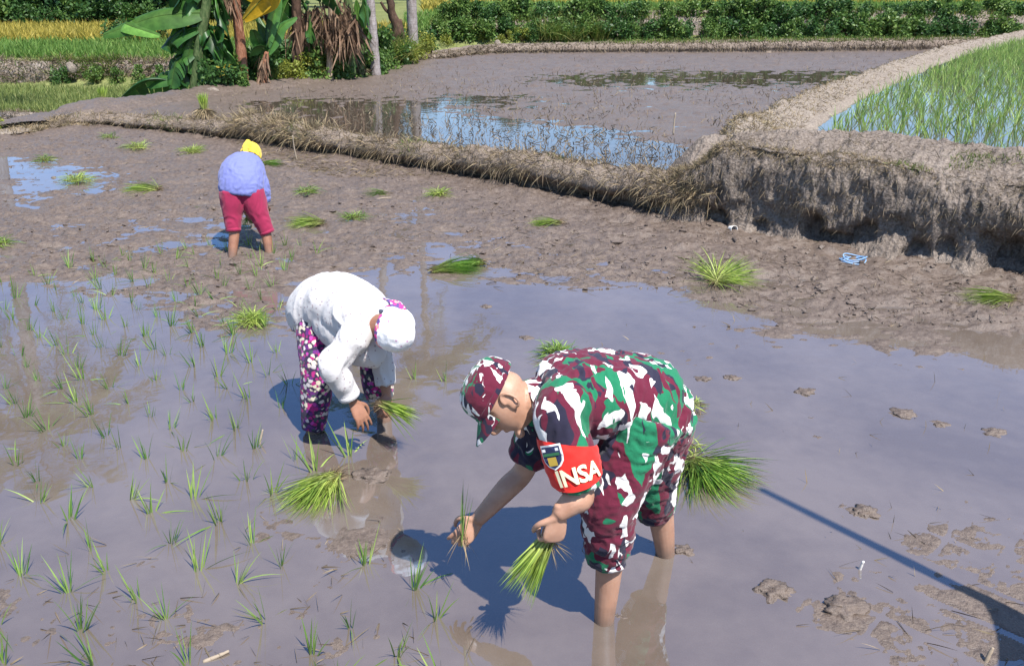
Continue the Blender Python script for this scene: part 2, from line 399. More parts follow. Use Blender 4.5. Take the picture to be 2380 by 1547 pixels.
# front bund, left to right
fb = BASE[3:14].copy(); hs = [.14, .24, .29, .33, .36, .37, .40, .42, .46, .48, .62]
def mod_f(P, s, off, z):
    px = P[:, 0][:, None]; hump = .10*np.exp(-((px+4.35)/.34)**2)+.08*np.exp(-((px+3.65)/.3)**2)+.05*np.exp(-((px+3.0)/.3)**2)
    wgt = np.clip(z/.3, 0, 1.2)*sst(.02, .16, z)
    cut = .05*n2(P[:, 0], P[:, 1], 2.6, 3, 3)[:, None]*sst(.28, .05, z)
    return off+cut+.05*n2(P[:, 0], P[:, 1], 1.1, 2, 7)[:, None]*sst(.0, .2, z), z + wgt*(hump + .05*n2(P[:, 0], P[:, 1], 1.6, 3, 21)[:, None])
VF, NF = sweep('front_bund', fb, [prof_bund(h, .62) for h in hs], M['dry_earth'], 420, .035, 5, mod_f)
# left bund of the near field
VL, NL = sweep('left_bund', BASE[0:5], [prof_bund(.13, 1.1, 0, -.35) for _ in range(5)], M['pale_earth'], 160, .03, 2)
# high bank on the right
hb = np.array([G(u, v)[:2] for u, v in [(1530, 512), (1600, 530), (1660, 540), (1780, 560), (1900, 582), (2020, 602), (2150, 625), (2280, 646), (2400, 668), (2700, 715), (3100, 780)]])
def prof_bank(rim, crest, wr, wc):
    return [(-.22, -.1), (-.05, .05), (.05, .22), (.03, .45), (.06, rim*.85), (wr, rim), (wr+.12, rim+.012), ((wr+wc)*.55, (rim+crest)*.5+.02), (wc, crest), (wc+.2, crest-.01), (wc+.5, ZR-.02), (wc+.9, ZR-.2)]
pb = [prof_bank(.52, .56, .12, .5), prof_bank(.66, .72, .13, .5), prof_bank(.86, .92, .14, .62)] + [prof_bank(.86, .98, .13, .8), prof_bank(.85, .98, .13, .85), prof_bank(.84, .97, .14, .85), prof_bank(.80, .96, .15, .85), prof_bank(.78, .96, .15, .85)] + [prof_bank(.78, .96, .15, .85)]*3
CAV = [(1662, 512, .10, .11, .24), (1885, 535, .10, .14, .24), (1935, 565, .17, .10, .30), (2000, 545, .13, .10, .22), (1760, 525, .07, .06, .12), (2130, 600, .13, .16, .20), (2200, 590, .10, .14, .15),
       (2340, 610, .16, .2, .22), (2290, 560, .06, .1, .10), (1560, 500, .05, .1, .1)]
def mod_b(P, s, off, z):
    front = (np.arange(off.shape[1]) < 36)[None]
    for u, v, rs, rz, dep in CAV:
        # the cavity sits on the front face: find the face column nearest to this pixel's direction
        d = ray(u, v); tt = (P[:, 0]*d[1]-P[:, 1]*d[0])  # signed side distance
        i = int(np.argmin(np.abs(tt))); Yf = P[i, 1]+.05; zc = CAMH + d[2]*Yf/d[1]
        ds = (s-s[i])[:, None]/rs; dz = (z-zc)/rz
        off = off + front*dep*np.clip(1.35*np.exp(-(ds**2+dz**2)**1.5), 0, 1)
    ps = s[:, None]
    off = off + front*(.055*n2(P[:, 0]*1.0, P[:, 1], 1.5, 3, 2)[:, None] + .035*fbm(np.stack([np.broadcast_to(ps*4, z.shape), z*3.0, z*0], -1), 4))
    bulge = .16*np.exp(-((ps-s.max()*.47)/.9)**2)*sst(.35, .02, z)
    return off-front*bulge, z + .03*n2(P[:, 0], P[:, 1], 1.4, 3, 60)[:, None]*(z > .5)
VB, NB = sweep('high_bank', hb, pb, M['bank_earth'], 760, .045, 6.0, mod_b)
# bund between back field and raised field
def prof_rb(h): return [(.55, ZB-.15), (.36, ZB+.08), (.2, h*.72), (.06, h), (-.06, h+.005), (-.28, ZR+.10), (-.5, ZR+.02), (-.75, ZR-.14)]
hr = [.90, .93, .93, .92, .9, .9, .9, .9]
VR, NR = sweep('right_bund', RC, [[(.5, -.3), (.36, -.2), (.2, .0), (.06, .15), (-.06, .15), (-.28, .0), (-.5, -.1), (-.75, -.3)]]+[prof_rb(h) for h in hr[1:]], M['pale_earth'], 420, .035, 3.5,
               lambda P, s, o, z: (o+.05*n2(P[:, 0], P[:, 1], .9, 3, 4)[:, None], z+.03*n2(P[:, 0], P[:, 1], 1.3, 3, 14)[:, None]*(z > .5)))
# earth shoulder where the front bund, the high bank and the right bund meet
th_, rr_ = np.meshgrid(np.linspace(0, 2*np.pi, 90), np.linspace(0, 1, 40))
X = 2.20+(.72+.10*np.sin(th_*3+1))*rr_*np.cos(th_)-.12*rr_; Y = 9.14+(.64+.08*np.sin(th_*4))*rr_*np.sin(th_); Z = -.15+1.01*(1-rr_**1.9)
Z = Z+(.05*n2(X, Y, 3, 4, 3)+.03*n2(X*1.0, Y, 12, 3, 5))*np.minimum(1, (1-rr_)*4)
struct('bank_shoulder', mesh_np('bank_shoulder', np.stack([X, Y, Z], -1).reshape(-1, 3), gridfaces(40, 90)), M['bank_earth'])
# left edge of back field, far bund
BL0 = np.vstack([BL[0]-(BL[1]-BL[0])*.7, BL])
sweep('back_left_bund', BL0[:, :2], [[(-.5, ZB-.15), (-.1, ZB+.05), (.25, ZB+.13), (.7, ZB+.12), (1.3, -.1), (1.8, -.4)]]*7 if False else [[(-.1, -.5), (0, -.45), (.1, -.4), (.2, -.4), (.3, -.45), (.4, -.5)]]+[[(-.5, ZB-.15), (-.1, ZB+.05), (.25, ZB+.13), (.7, ZB+.12), (1.3, -.1), (1.8, -.4)]]*6, M['mud'], 260, .05, 2.5)
FAR = np.array([G(u, v, ZB)[:2] for u, v in [(960, 146), (1080, 134), (1180, 127), (1450, 125), (1700, 124), (1950, 122), (2180, 119), (2500, 110)]])
def prof_fb(h): return [(-.25, ZB-.12), (.02, ZB+.03), (0, ZB+.5*h), (.12, ZB+.9*h), (.5, ZB+h), (1.1, ZB+h), (1.8, ZB+.1), (2.3, ZB-.2)]
VFB, NFB = sweep('far_bund', FAR, [prof_fb(h) for h in (.12, .2, .3, .36, .4, .42, .42, .42)], M['dry_earth'], 300, .06, 1.6)

# ---- surrounding land
def land(x, y):
    u = x/y
    left = np.where(y < 18.6, -.32, np.where(y < 25, -.2, 0))
    left = -.34 + .13*sst(18.3, 18.9, y) + .62*sst(24.6, 26.4, y) + .30*sst(27, 52, y) + .5*sst(52, 90, y)
    right = -.5 + 1.0*sst(35.2, 36.4, y) + .92*sst(36.8, 38.9, y) + .35*sst(40, 105, y)
    k = sst(-.13, -.02, u+.01*n2(x, y, .2, 2, 3))
    z = left*(1-k)+right*k
    return z + .06*n2(x, y, .35, 3, 70)*sst(13, 20, y) + sst(150, 600, y)*4
X, Y = fan(13.0, 900.0, 330, -2.2, 2.2, 420)
Z = land(X, Y)
hide = ((Y < 35.5) & (X > np.interp(Y, BL[:, 1], BL[:, 0])-1.2) & (X < 60)) | ((Y < poly_y(BASE, X)+.5) & (X < BASE[5, 0]))
Z = np.where(hide, -.7, Z)
struct('ground', mesh_np('ground', np.stack([X, Y, Z], -1).reshape(-1, 3), gridfaces(*X.shape)), M['field_soil'])
me = bpy.data.meshes.new('ground_under'); me.from_pydata([(-900, -400, -1.1), (900, -400, -1.1), (900, 14, -1.1), (-900, 14, -1.1)], [], [(0, 1, 2, 3)])
struct('ground', me, M['field_soil'])
# bund under the photographer's feet
sweep('near_bund', [(-16, 1.35), (-6, 1.3), (0, 1.35), (6, 1.3), (16, 1.4)], [[(-3.5, -.9), (-2.5, .55), (-1.6, .65), (-.5, .62), (-.1, .3), (.15, .0), (.4, -.15)]]*5, M['pale_earth'], 200, .03, 3)
def land1(x, y): return float(land(np.array([float(x)]), np.array([float(y)]))[0])

# ================================================================== people
def skinmat(name, c, c2):
    k = NT(name); o = k.obj(); a = k.noise(o, 14, 5, .6).outputs[0]; b = k.noise(o, 260, 3).outputs[0]
    col = k.ramp(a, [(.3, c2), (.65, c)])
    z = k.n('SeparateXYZ', {0: o}).outputs[2]
    mudf = k.math('MULTIPLY', k.ramp(k.math('ADD', z, k.math('MULTIPLY', a, .10)), [(.045, (1, 1, 1)), (.16, (0, 0, 0))]), .85)
    col = k.mix(mudf, col, (.15, .11, .085))
    return k.pbr(col, .48, k.bump(b, .12, .004), .4, **{'Subsurface Weight': .06, 'Subsurface Radius': (.3, .12, .06), 'Subsurface Scale': .02})
def cloth(name, color, k=None, rough=.82, bump=.25):
    k = k or NT(name); o = k.obj()
    w_ = k.noise(o, 330, 2).outputs[0]; f = k.noise(o, 22, 4, .6, .5).outputs[0]
    return k.pbr(color, rough, k.bump(k.math('ADD', k.math('MULTIPLY', f, 1.2), k.math('MULTIPLY', w_, .35)), bump, .012), .2, **{'Sheen Weight': .15})
def camo(name, rot=(0, 0, 0), scale=1.0):
    k = NT(name); o = k.obj()
    mp = k.n('Mapping', {'Vector': o, 'Rotation': rot, 'Scale': (scale*1.0, scale*1.0, scale*.62)}).outputs[0]
    nz = k.noise(mp, 7.5, 2, .5)
    wv = k.n('VectorMath', {0: nz.outputs[1], 1: (.5, .5, .5)}, operation='SUBTRACT').outputs[0]
    wv = k.n('VectorMath', {0: wv, 3: .13}, operation='SCALE').outputs[0]
    nz2 = k.noise(mp, 26, 1)
    wv2 = k.n('VectorMath', {0: nz2.outputs[1], 1: (.5, .5, .5)}, operation='SUBTRACT').outputs[0]
    wv2 = k.n('VectorMath', {0: wv2, 3: .012}, operation='SCALE').outputs[0]
    q = k.n('VectorMath', {0: mp, 1: wv}, operation='ADD').outputs[0]; q = k.n('VectorMath', {0: q, 1: wv2}, operation='ADD').outputs[0]
    maroon, green, white, dark = (.105, .010, .028), (.010, .150, .070), (.70, .68, .66), (.018, .016, .035)
    def cells(loc, sc, scale):
        v = k.n('TexVoronoi', {'Vector': k.n('Mapping', {'Vector': q, 'Location': loc, 'Scale': sc}).outputs[0], 'Scale': scale})
        return k.n('SeparateColor', {0: v.outputs['Color']}).outputs[0]
    c = k.ramp(cells((0, 0, 0), (1, 1, .8), 9.0), [(0, maroon), (.60, green)], 'CONSTANT')
    c = k.mix(k.math('GREATER_THAN', cells((3, 1, 5), (1.5, 1.2, .6), 11), .80), c, dark)
    c = k.mix(k.math('GREATER_THAN', cells((7, 4, 2), (1.2, 1.2, .75), 13), .80), c, green)
    c = k.mix(k.math('GREATER_THAN', cells((1, 9, 4), (1.3, 1.6, .6), 12), .90), c, white)
    c = k.mix(k.math('GREATER_THAN', cells((5, 2, 8), (3.2, 2.6, .7), 12), .91), c, white)
    c = k.mix(k.math('GREATER_THAN', cells((8, 3, 3), (.9, 3.4, 2.6), 11), .92), c, white)
    c = k.mix(k.math('GREATER_THAN', cells((4, 8, 6), (1.2, 3.0, 2.4), 11), .90), c, dark)
    c = k.mix(k.math('GREATER_THAN', cells((2, 6, 1), (2.8, 2.2, .7), 12), .88), c, maroon)
    return cloth(name, c, k, .85, .35)
def floral(name):
    k = NT(name); o = k.obj()
    nz = k.noise(o, 30, 2); wv = k.n('VectorMath', {0: nz.outputs[1], 3: .015}, operation='SCALE').outputs[0]
    q = k.n('VectorMath', {0: o, 1: wv}, operation='ADD').outputs[0]
    v = k.n('TexVoronoi', {'Vector': q, 'Scale': 48}); r = k.n('SeparateColor', {0: v.outputs['Color']}).outputs
    c = k.ramp(r[0], [(0, (.035, .02, .06)), (.24, (.36, .02, .16)), (.44, (.62, .55, .42)), (.60, (.55, .5, .5)), (.70, (.12, .02, .16)), (.84, (.05, .07, .08)), (.92, (.40, .05, .30))], 'CONSTANT')
    c = k.mix(k.ramp(v.outputs['Distance'], [(.55, (0, 0, 0)), (.75, (1, 1, 1))]), c, (.03, .02, .05))
    return cloth(name, c, k)
def dotted(name, base, dot, scale=45, size=.22):
    k = NT(name); o = k.obj()
    v = k.n('TexVoronoi', {'Vector': o, 'Scale': scale, 'Randomness': .8})
    r = k.n('SeparateColor', {0: v.outputs['Color']}).outputs[1]
    m = k.math('MULTIPLY', k.ramp(v.outputs['Distance'], [(size, (1, 1, 1)), (size+.06, (0, 0, 0))]), k.math('GREATER_THAN', r, .35))
    return cloth(name, k.mix(k.math('MULTIPLY', m, .75), base, dot), k, .8, .3)
M['skin'] = skinmat('tanned_skin', (.44, .255, .175), (.35, .185, .12))
M['skin_dark'] = skinmat('weathered_skin', (.30, .145, .09), (.21, .095, .06))
M['camo_shirt'] = camo('camouflage_cloth', (.3, .5, .2)); M['camo_trouser'] = camo('camouflage_trouser_cloth', (1.3, .2, 1.9), .95); M['camo_cap'] = camo('camouflage_cap_cloth', (.2, .9, .6), 1.7)
M['dark_cloth'] = cloth('dark_cloth', (.02, .02, .022)); M['hair'] = cloth('black_hair', (.02, .016, .014), rough=.5)
M['red_cloth'] = cloth('red_felt', (.62, .022, .016), rough=.7, bump=.2)
M['letter'] = cloth('cream_print', (.83, .77, .50), bump=.05); M['white_print'] = cloth('white_print', (.80, .80, .78), bump=.05)
M['navy_print'] = cloth('navy_print', (.02, .03, .09), bump=.05); M['gold_print'] = cloth('gold_print', (.55, .36, .05), bump=.05); M['green_print'] = cloth('green_print', (.03, .15, .06), bump=.05)
M['white_shirt'] = dotted('white_dotted_cotton', (.52, .50, .50), (.25, .18, .2))
M['floral'] = floral('floral_cloth'); M['white_scarf'] = dotted('white_scarf_cloth', (.80, .79, .80), (.5, .2, .4), 26, .14)
k_ = NT('pink_print_cloth'); o_ = k_.obj(); v_ = k_.n('TexVoronoi', {'Vector': o_, 'Scale': 42})
r_ = k_.n('SeparateColor', {0: v_.outputs['Color']}).outputs[0]
M['pink_scarf'] = cloth('pink_print_cloth', k_.ramp(r_, [(0, (.55, .04, .22)), (.35, (.75, .3, .25)), (.55, (.75, .7, .7)), (.75, (.10, .06, .2))], 'CONSTANT'), k_)
M['blue_shirt'] = cloth('lilac_blue_jersey', (.15, .17, .40)); M['maroon_trouser'] = cloth('maroon_cloth', (.27, .018, .06)); M['yellow_scarf'] = dotted('yellow_scarf_cloth', (.72, .50, .05), (.45, .28, .02), 30, .2)
M['navy_cloth'] = cloth('navy_cloth', (.012, .018, .05))
M['eye'] = cloth('eye', (.03, .02, .015), rough=.2)

def hand(w_, d, n, thumb, curl, L=1.0, thumb_in=.5, spread=1.0, wide=1.0):
    """palm, four fingers and a thumb; d to the knuckles, n the way the palm faces, thumb = the side the thumb is on"""
    d = nrm(d); n = nrm(np.asarray(n)-np.dot(n, d)*d); s = nrm(np.asarray(thumb)-np.dot(thumb, d)*d-np.dot(thumb, n)*n)
    P = []
    kn = w_+d*.088*L
    P.append(loft([w_-d*.03, w_, w_+d*.03*L, w_+d*.065*L, kn], [(.020, .027), (.0155, .028), (.016, .034*wide), (.0155, .040*wide), (.011, .038*wide)], s, 18, closed_round=.5))
    for i, (o, ln) in enumerate(zip((.029, .010, -.010, -.028), (.071, .080, .074, .057))):
        b = kn+s*o*wide-d*(.008 if i in (0, 3) else .002); dd = nrm(d+s*o*4*spread); ang = 0; pts = [b-dd*.012]; p = b
        pts.append(p)
        c = curl[i] if isinstance(curl, (list, tuple)) else curl
        for j, (fr, cf) in enumerate(((.44, .8), (.31, 1.15), (.25, .9))):
            ang += c*cf; p = p+(dd*math.cos(ang)+n*math.sin(ang))*ln*L*fr; pts.append(p)
        P.append(loft(pts, [.0095, .0098, .0088, .008, .0065], s, 12, n=15, closed_round=.8))
    b = w_+d*.022*L+s*.026
    d1 = nrm(d*.62+s*.75+n*thumb_in*.6); d2 = nrm(d*.85+s*.30*(1-thumb_in)+n*thumb_in); d3 = nrm(d*.7-s*.5*thumb_in+n*thumb_in)
    P.append(loft([b-d1*.015, b, b+d1*.038*L, b+d1*.038*L+d2*.033*L, b+d1*.038*L+d2*.033*L+d3*.025*L], [.014, .0135, .0115, .0098, .0075], s, 12, n=15, closed_round=.8))
    return P
def head(c, up, fwd, sc=1.0):
    up = nrm(up); fwd = nrm(np.asarray(fwd)-np.dot(fwd, up)*up); rt = np.cross(fwd, up)
    B = np.stack([rt, fwd, up]); P = []
    th, ph = np.meshgrid(np.linspace(0, 2*np.pi, 36, endpoint=False), np.linspace(.02, np.pi-.02, 26))
    x, y, z = np.sin(ph)*np.cos(th), np.sin(ph)*np.sin(th), np.cos(ph)
    x = x*.073; y = y*.093; z = z*.112
    j = np.clip(-z/.112, 0, 1)
    x = x*(1-.34*j**1.4); y = np.where(y > 0, y*(1-.08*j), y*(1-.42*j)) + .016*j
    y = y - .006*np.exp(-((z-.018)/.014)**2)*(y > .05)
    V = np.stack([x, y, z], -1).reshape(-1, 3)
    F = gridfaces(26, 36, True).tolist() + [list(range(36))[::-1], list(range(25*36, 26*36))]
    P.append((c+sc*V@B, F))
    L = lambda p: c+sc*np.asarray(p, float)@B
    P.append(loft([L((0, .086, .022)), L((0, .098, -.003)), L((0, .109, -.022)), L((0, .09, -.032))], np.array([.009, .011, .014, .012])*sc, rt, 12, closed_round=.6))
    P.append(loft([L((-.045, .075, .032)), L((0, .092, .034)), L((.045, .075, .032))], np.array([.008, .009, .008])*sc, up, 10, closed_round=.6))
    P.append(loft([L((-.022, .076, -.058)), L((0, .085, -.056)), L((.022, .076, -.058))], np.array([.006, .0085, .006])*sc, up, 10, closed_round=.6))
    P.append(loft([L((0, .01, -.02)), L((0, .032, -.06)), L((0, .046, -.085))], np.array([(.058, .06), (.045, .05), (.030, .034)])*sc, rt, 16, closed_round=.5))
    P.append(loft([L((-.018, .066, -.098)), L((0, .072, -.1)), L((.018, .066, -.098))], np.array([.014, .017, .014])*sc, up, 10, closed_round=.6))
    for s in (-1, 1):
        P.append(loft([L((s*.072, .0, -.032)), L((s*.079, -.010, -.008)), L((s*.080, -.012, .016)), L((s*.076, -.002, .026))], np.array([(.004, .009), (.004, .015), (.004, .016), (.004, .010)])*sc, fwd, 12, closed_round=.6))
        P.append(loft([L((s*(.080+.010*math.sin(max(0, a))), -.012+.019*math.cos(a), -.002+.033*math.sin(a-.25))) for a in np.linspace(-1.9, 3.6, 14)][::-1] if False else [L((s*(.080+.012*max(0, -math.cos(a))), -.012+.019*math.cos(a), -.002+.032*math.sin(a))) for a in np.linspace(.2, 4.9, 14)], np.full(14, .0052)*sc, (.3*rt+.2*up+fwd*.1), 8, n=30, closed_round=.6))
    return P, L, B
def wrinkle(me, amp, sc=(9, 9, 9), o=4, ridge=.6, lim=None):
    V = verts(me); N = normals(me); sc = np.array(sc, float)
    f = fbm(V*sc+31.7, o); r = 1-2.0*np.abs(noise3(V*sc*1.5+np.stack([noise3(V*6)]*3, -1)*.8+5.1))
    setverts(me, V+N*(amp*((1-ridge)*f+ridge*r))[:, None]); return me
def part(name, me, mat, parent): return obj(name, local(me, parent), mat, parent)
def tube_child(name, mat, parent, *a, **k):
    V, F = loft(*a, **k); return part(name, mesh_np(name, V, F), mat, parent)

# ------------------------------------------------------------------ soldier
aL, aR = G(1404, 1440), G(1546, 1285)
sol = thing('person', 'man in red, green and white camouflage and cap bending to plant rice in the foreground', 'person', (.5, 2.85, 0))
hipL, hipR = at(1493, 985, 2.74), at(1535, 975, 2.98)
kneeL, kneeR = at(1418, 1165, 2.64), at(1515, 1120, 3.02)
hemL, hemR = at(1411, 1300, 2.648), at(1519, 1190, 3.05)
pel, waist, chest, shc = at(1512, 945, 2.87), at(1445, 922, 2.83), at(1355, 918, 2.78), at(1285, 928, 2.75)
shL, shR = at(1298, 962, 2.60), at(1272, 935, 2.90)
elL, wrL = at(1352, 1148, 2.50), at(1300, 1192, 2.47)
elR, wrR = at(1218, 1092, 2.93), at(1112, 1205, 2.86)
hc = at(1173, 928, 2.70)
P, HL, HB = head(hc, (-.84, .06, .50), (-.47, -.30, -.80), 1.10)
body = list(P)
body.append(loft([shc+(.02, 0, -.0), at(1250, 925, 2.74), at(1218, 928, 2.725), HL((0, -.02, -.03))], [.085, .072, .068, .064], (0, 1, 0), 18))
body.append(loft([pel, waist, chest, shc], [(.13, .09), (.12, .085), (.14, .09), (.12, .07)], (0, 0, 1), 20))
for sh, el, wr in ((shL, elL, wrL), (shR, elR, wrR)):
    m1 = sh*.5+el*.5; m2 = el*.62+wr*.38
    body.append(loft([sh, m1, el, m2, wr], [.054, .050, .045, .046, .031], (0, 1, 0), 18, n=30, closed_round=.7))
def leg(hip, knee, ank, foot_dir, r=(.075, .06, .05, .055, .036)):
    cal = knee*.6+ank*.4+np.array((.012, .012, 0)); d = nrm(foot_dir)
    L = [loft([hip, hip*.5+knee*.5, knee, cal, ank, ank+np.array((0, 0, -.09))], [r[0], r[1]*1.1, r[2]*1.05, r[3], r[4], r[4]*1.05], (0, 1, 0), 18, n=34, closed_round=.5)]
    f = ank+np.array((0, 0, -.11)); L.append(loft([f-d*.05, f+d*.05, f+d*.14, f+d*.19], [(.035, .03), (.04, .032), (.045, .022), (.035, .014)], (0, 0, 1), 14, closed_round=.6))
    return L
body += leg(hipL, kneeL, aL, (-1, -.2, 0), (.08, .065, .055, .056, .040)) + leg(hipR, kneeR, aR, (-1, .1, 0), (.08, .065, .055, .058, .042))
hdL = at(1284, 1260, 2.46)-wrL
body += hand(wrL, hdL, (-.35, .85, -.2), (-.85, -.25, .2), [1.0, 1.05, 1.1, 1.15], 1.18, .6, 1.0, 1.12)
hdR = at(1072, 1250, 2.83)-wrR
body += hand(wrR, hdR, (-.35, .55, -.75), (-.7, -.6, .2), [.45, .6, .8, .95], 1.18, .8, 1.0, 1.1)
part('body', remesh('soldier_body', body, .0042, 5), M['skin'], sol)
for s in (-1, 1):
    V, F = loft([HL((s*.03, .078, .012)), HL((s*.03, .085, .012))], [.011, .006], HB[0], 10, closed_round=.6); part('eye', mesh_np('eye', V, F), M['eye'], sol)
# hair: a close crop from cap edge to nape
def shell(L, a0, a1, zlo, zhi, r=(.076, .096, .115), nx=30, nz=10, bump=0.0):
    th, zz = np.meshgrid(np.linspace(a0, a1, nx), np.linspace(zlo, zhi, nz))
    q = np.sqrt(np.clip(1-(zz/r[2])**2, 0.0, 1)); V = np.stack([r[0]*q*np.cos(th), r[1]*q*np.sin(th), zz], -1).reshape(-1, 3)
    V = V*(1+bump*noise3(V*60))[:, None]
    return L(V), gridfaces(nz, nx)
# cap
def dome(L, rx, ry, z0, z1, flat=2.6, nz=14, nx=44, tilt=0.0):
    V = []
    for t in np.linspace(0, 1, nz):
        q = max(0.02, (1-t**flat))**(1/flat)
        th = np.linspace(0, 2*np.pi, nx, endpoint=False); zz = z0+(z1-z0)*t
        V.append(np.stack([rx*q*np.cos(th), ry*q*np.sin(th)-.004, zz+tilt*np.sin(th)*(1-t)], -1))
    V = np.concatenate(V); F = gridfaces(nz, nx, True).tolist()+[list(range(nx))[::-1], list(range((nz-1)*nx, nz*nx))]
    return L(V), F
cp = remesh('cap', [dome(HL, .086, .107, .040, .142, 3.0, tilt=-.006)], .005, 2); wrinkle(cp, .0035, (16, 16, 16))
capo = part('cap', cp, M['camo_cap'], sol)
th = np.linspace(.62, np.pi-.62, 22); rows = []
for t in np.linspace(0, 1, 7):
    rr = 1+.0*t; x = .084*np.cos(th)*(1-.12*t); y = .101*np.sin(th)+.078*t*np.sin((th-.62)/(np.pi-1.24)*np.pi)**.55
    rows.append(np.stack([x, y, .046-.024*t-.004*np.sin(th)-.30*x*x/.09*t-.014*t], -1))
top = np.concatenate(rows); bot = top-np.array((0, 0, .0035)); n_ = len(top); gf = gridfaces(7, 22)
V = HL(np.concatenate([top, bot])); F = gf.tolist()+(gf[:, ::-1]+n_).tolist()
part('visor', mesh_np('visor', V, F), M['camo_cap'], sol)
V, F = loft([HL((.0865*math.cos(a), .108*math.sin(a)-.004, .046-.006*math.sin(a))) for a in np.linspace(0, 2*np.pi, 26)], [(.004, .011)]*26, HB[2], 8, n=60)
part('cap_band', mesh_np('cap_band', V, F), M['camo_cap'], sol)
# shirt
up_ = np.array((0, 0, 1.0))
sh_parts = [loft([at(1560, 930, 2.88), at(1525, 925, 2.87), at(1455, 917, 2.83), at(1375, 912, 2.79), at(1300, 918, 2.755), at(1262, 925, 2.745)],
                 [(.12, .10), (.175, .14), (.185, .143), (.20, .140), (.18, .128), (.10, .09)], (0, 0, 1), 32, n=40, power=2.3)]
sh_parts.append(loft([at(1330, 925, 2.66), shL, shL*.5+elL*.5, shL*.08+elL*.92], [(.10, .10), (.088, .09), (.078, .080), (.070, .072)], (0, 1, 0), 24, n=26))
hmR = shR*.22+elR*.78
sh_parts.append(loft([at(1320, 920, 2.84), shR, shR*.55+elR*.45, hmR], [(.10, .10), (.092, .094), (.082, .086), (.080, .082)], (0, 1, 0), 24, n=26))
sh_parts.append(loft([at(1275, 925, 2.745), at(1247, 925, 2.74)], [(.085, .085), (.072, .075)], (0, 1, 0), 24, n=6))
shirt = remesh('camouflage_shirt', sh_parts, .0065, 6); wrinkle(shirt, .012, (8, 6, 4), 4, .7); wrinkle(shirt, .006, (24, 14, 9), 3, .85)
part('shirt', shirt, M['camo_shirt'], sol)
tube_child('collar', M['camo_shirt'], sol, [at(1262, 925, 2.742), at(1246, 926, 2.738), at(1237, 930, 2.735)], [(.078, .086), (.076, .082), (.082, .088)], (0, 1, 0), 28, n=10, caps=False)
# trousers
tr = [loft([at(1475, 965, 2.85), at(1525, 960, 2.87), at(1550, 975, 2.88)], [(.15, .13), (.185, .155), (.14, .12)], (0, 0, 1), 28, n=16)]
def troleg(hip, knee, hem, r0, r1, r2):
    return loft([hip+np.array((0.01, 0, .03)), hip*.55+knee*.45, knee, knee*.4+hem*.6, hem], [r0, (r0+r1)/2*1.02, r1, r1*.92, r2], (0, 1, 0), 26, n=34)
tr.append(troleg(hipL, kneeL, hemL, .132, .098, .068)); tr.append(troleg(hipR, kneeR, hemR, .13, .098, .074))
tro = remesh('camouflage_trousers', tr, .0065, 6); wrinkle(tro, .011, (7, 7, 9), 4, .7); wrinkle(tro, .006, (17, 17, 22), 3, .85)
part('trousers', tro, M['camo_trouser'], sol)
for kn, hm, r in ((kneeL, hemL, .066), (kneeR, hemR, .072)):
    d = nrm(hm-kn); rings = [hm-d*.012, hm+d*.004, hm+d*.012]
    V, F = loft(rings, [r*1.02, r*1.05, r*.97], (0, 1, 0), 26, n=8); part('trouser_hem', wrinkle(mesh_np('trouser_hem', V, F), .003, (25, 25, 25)), M['camo_trouser'], sol)
# red brassard on the near sleeve
ax0, ax1 = shL*.98+elL*.02, shL*.06+elL*.94
adir = nrm(ax1-ax0); asid = nrm(np.cross(adir, (0, -1, .25))); aout = np.cross(asid, adir)
if aout[1] > 0: asid, aout = -asid, -aout
def sleeve_pt(s, th, off=0.0):
    s = np.asarray(s, float); th = np.asarray(th, float)
    r = .087+.010*np.sin(np.clip(s, 0, 1)*np.pi)+.006*(1-s)
    c = ax0+(ax1-ax0)*s[..., None]
    return c+((r+off)*np.sin(th))[..., None]*asid+((r+off)*np.cos(th))[..., None]*aout
SG = 1.0 if asid[0] > 0 else -1.0
ss, tt = np.meshgrid(np.linspace(.22, .97, 30), np.linspace(-1.75, 1.75, 60))
edge = .10*np.cos(tt*.9)      # shield-like lower edge
sl_ = np.sin(tt)*SG; s_lo = .34+.15*sl_; s_hi = .80+.15*np.cos(tt*.95)
ss2 = s_lo+(ss-.22)/.75*(s_hi-s_lo)
wob = .004*noise3(np.stack([ss*7, tt*3, ss*0], -1))
V1 = sleeve_pt(ss2, tt, wob); V0 = sleeve_pt(ss2, tt, wob-.004)
gf = gridfaces(60, 30); V = np.concatenate([V1.reshape(-1, 3), V0.reshape(-1, 3)])
band = part('armband', mesh_np('armband', V, gf.tolist()+(gf[:, ::-1]+1800).tolist()), M['red_cloth'], sol); band['label'] = 'red armband with shield emblem and cream letters INSA'
def text_mesh(txt, size):
    cu = bpy.data.curves.new('t', 'FONT'); cu.body = txt; cu.size = size; cu.align_x = 'CENTER'; cu.resolution_u = 3; cu.offset = size*.028; cu.space_character = .95
    o = bpy.data.objects.new('t', cu); COL.objects.link(o); dg = bpy.context.evaluated_depsgraph_get()
    me = bpy.data.meshes.new_from_object(o.evaluated_get(dg)); bpy.data.objects.remove(o); return me
ALEN = float(np.linalg.norm(ax1-ax0))
def wrap(pts2, s0, th0, off, sgn=1):
    """flat pattern (x round the arm, y towards the shoulder) laid on the brassard"""
    pts2 = np.asarray(pts2, float); return sleeve_pt(s0-pts2[:, 1]/ALEN, th0+sgn*pts2[:, 0]/.095, off)
SG = 1.0 if asid[0] > 0 else -1.0
me = text_mesh('INSA', .082)
bm = bmesh.new(); bm.from_mesh(me); bmesh.ops.triangulate(bm, faces=bm.faces); bmesh.ops.subdivide_edges(bm, edges=[e for e in bm.edges if e.calc_length() > .012], cuts=2, use_grid_fill=False); bm.to_mesh(me); bm.free()
V = verts(me); setverts(me, wrap(V[:, :2]*np.array((.92, 1.0)), .84, .12*SG, .007, SG)); obj('lettering', local(me, sol), M['letter'], band)
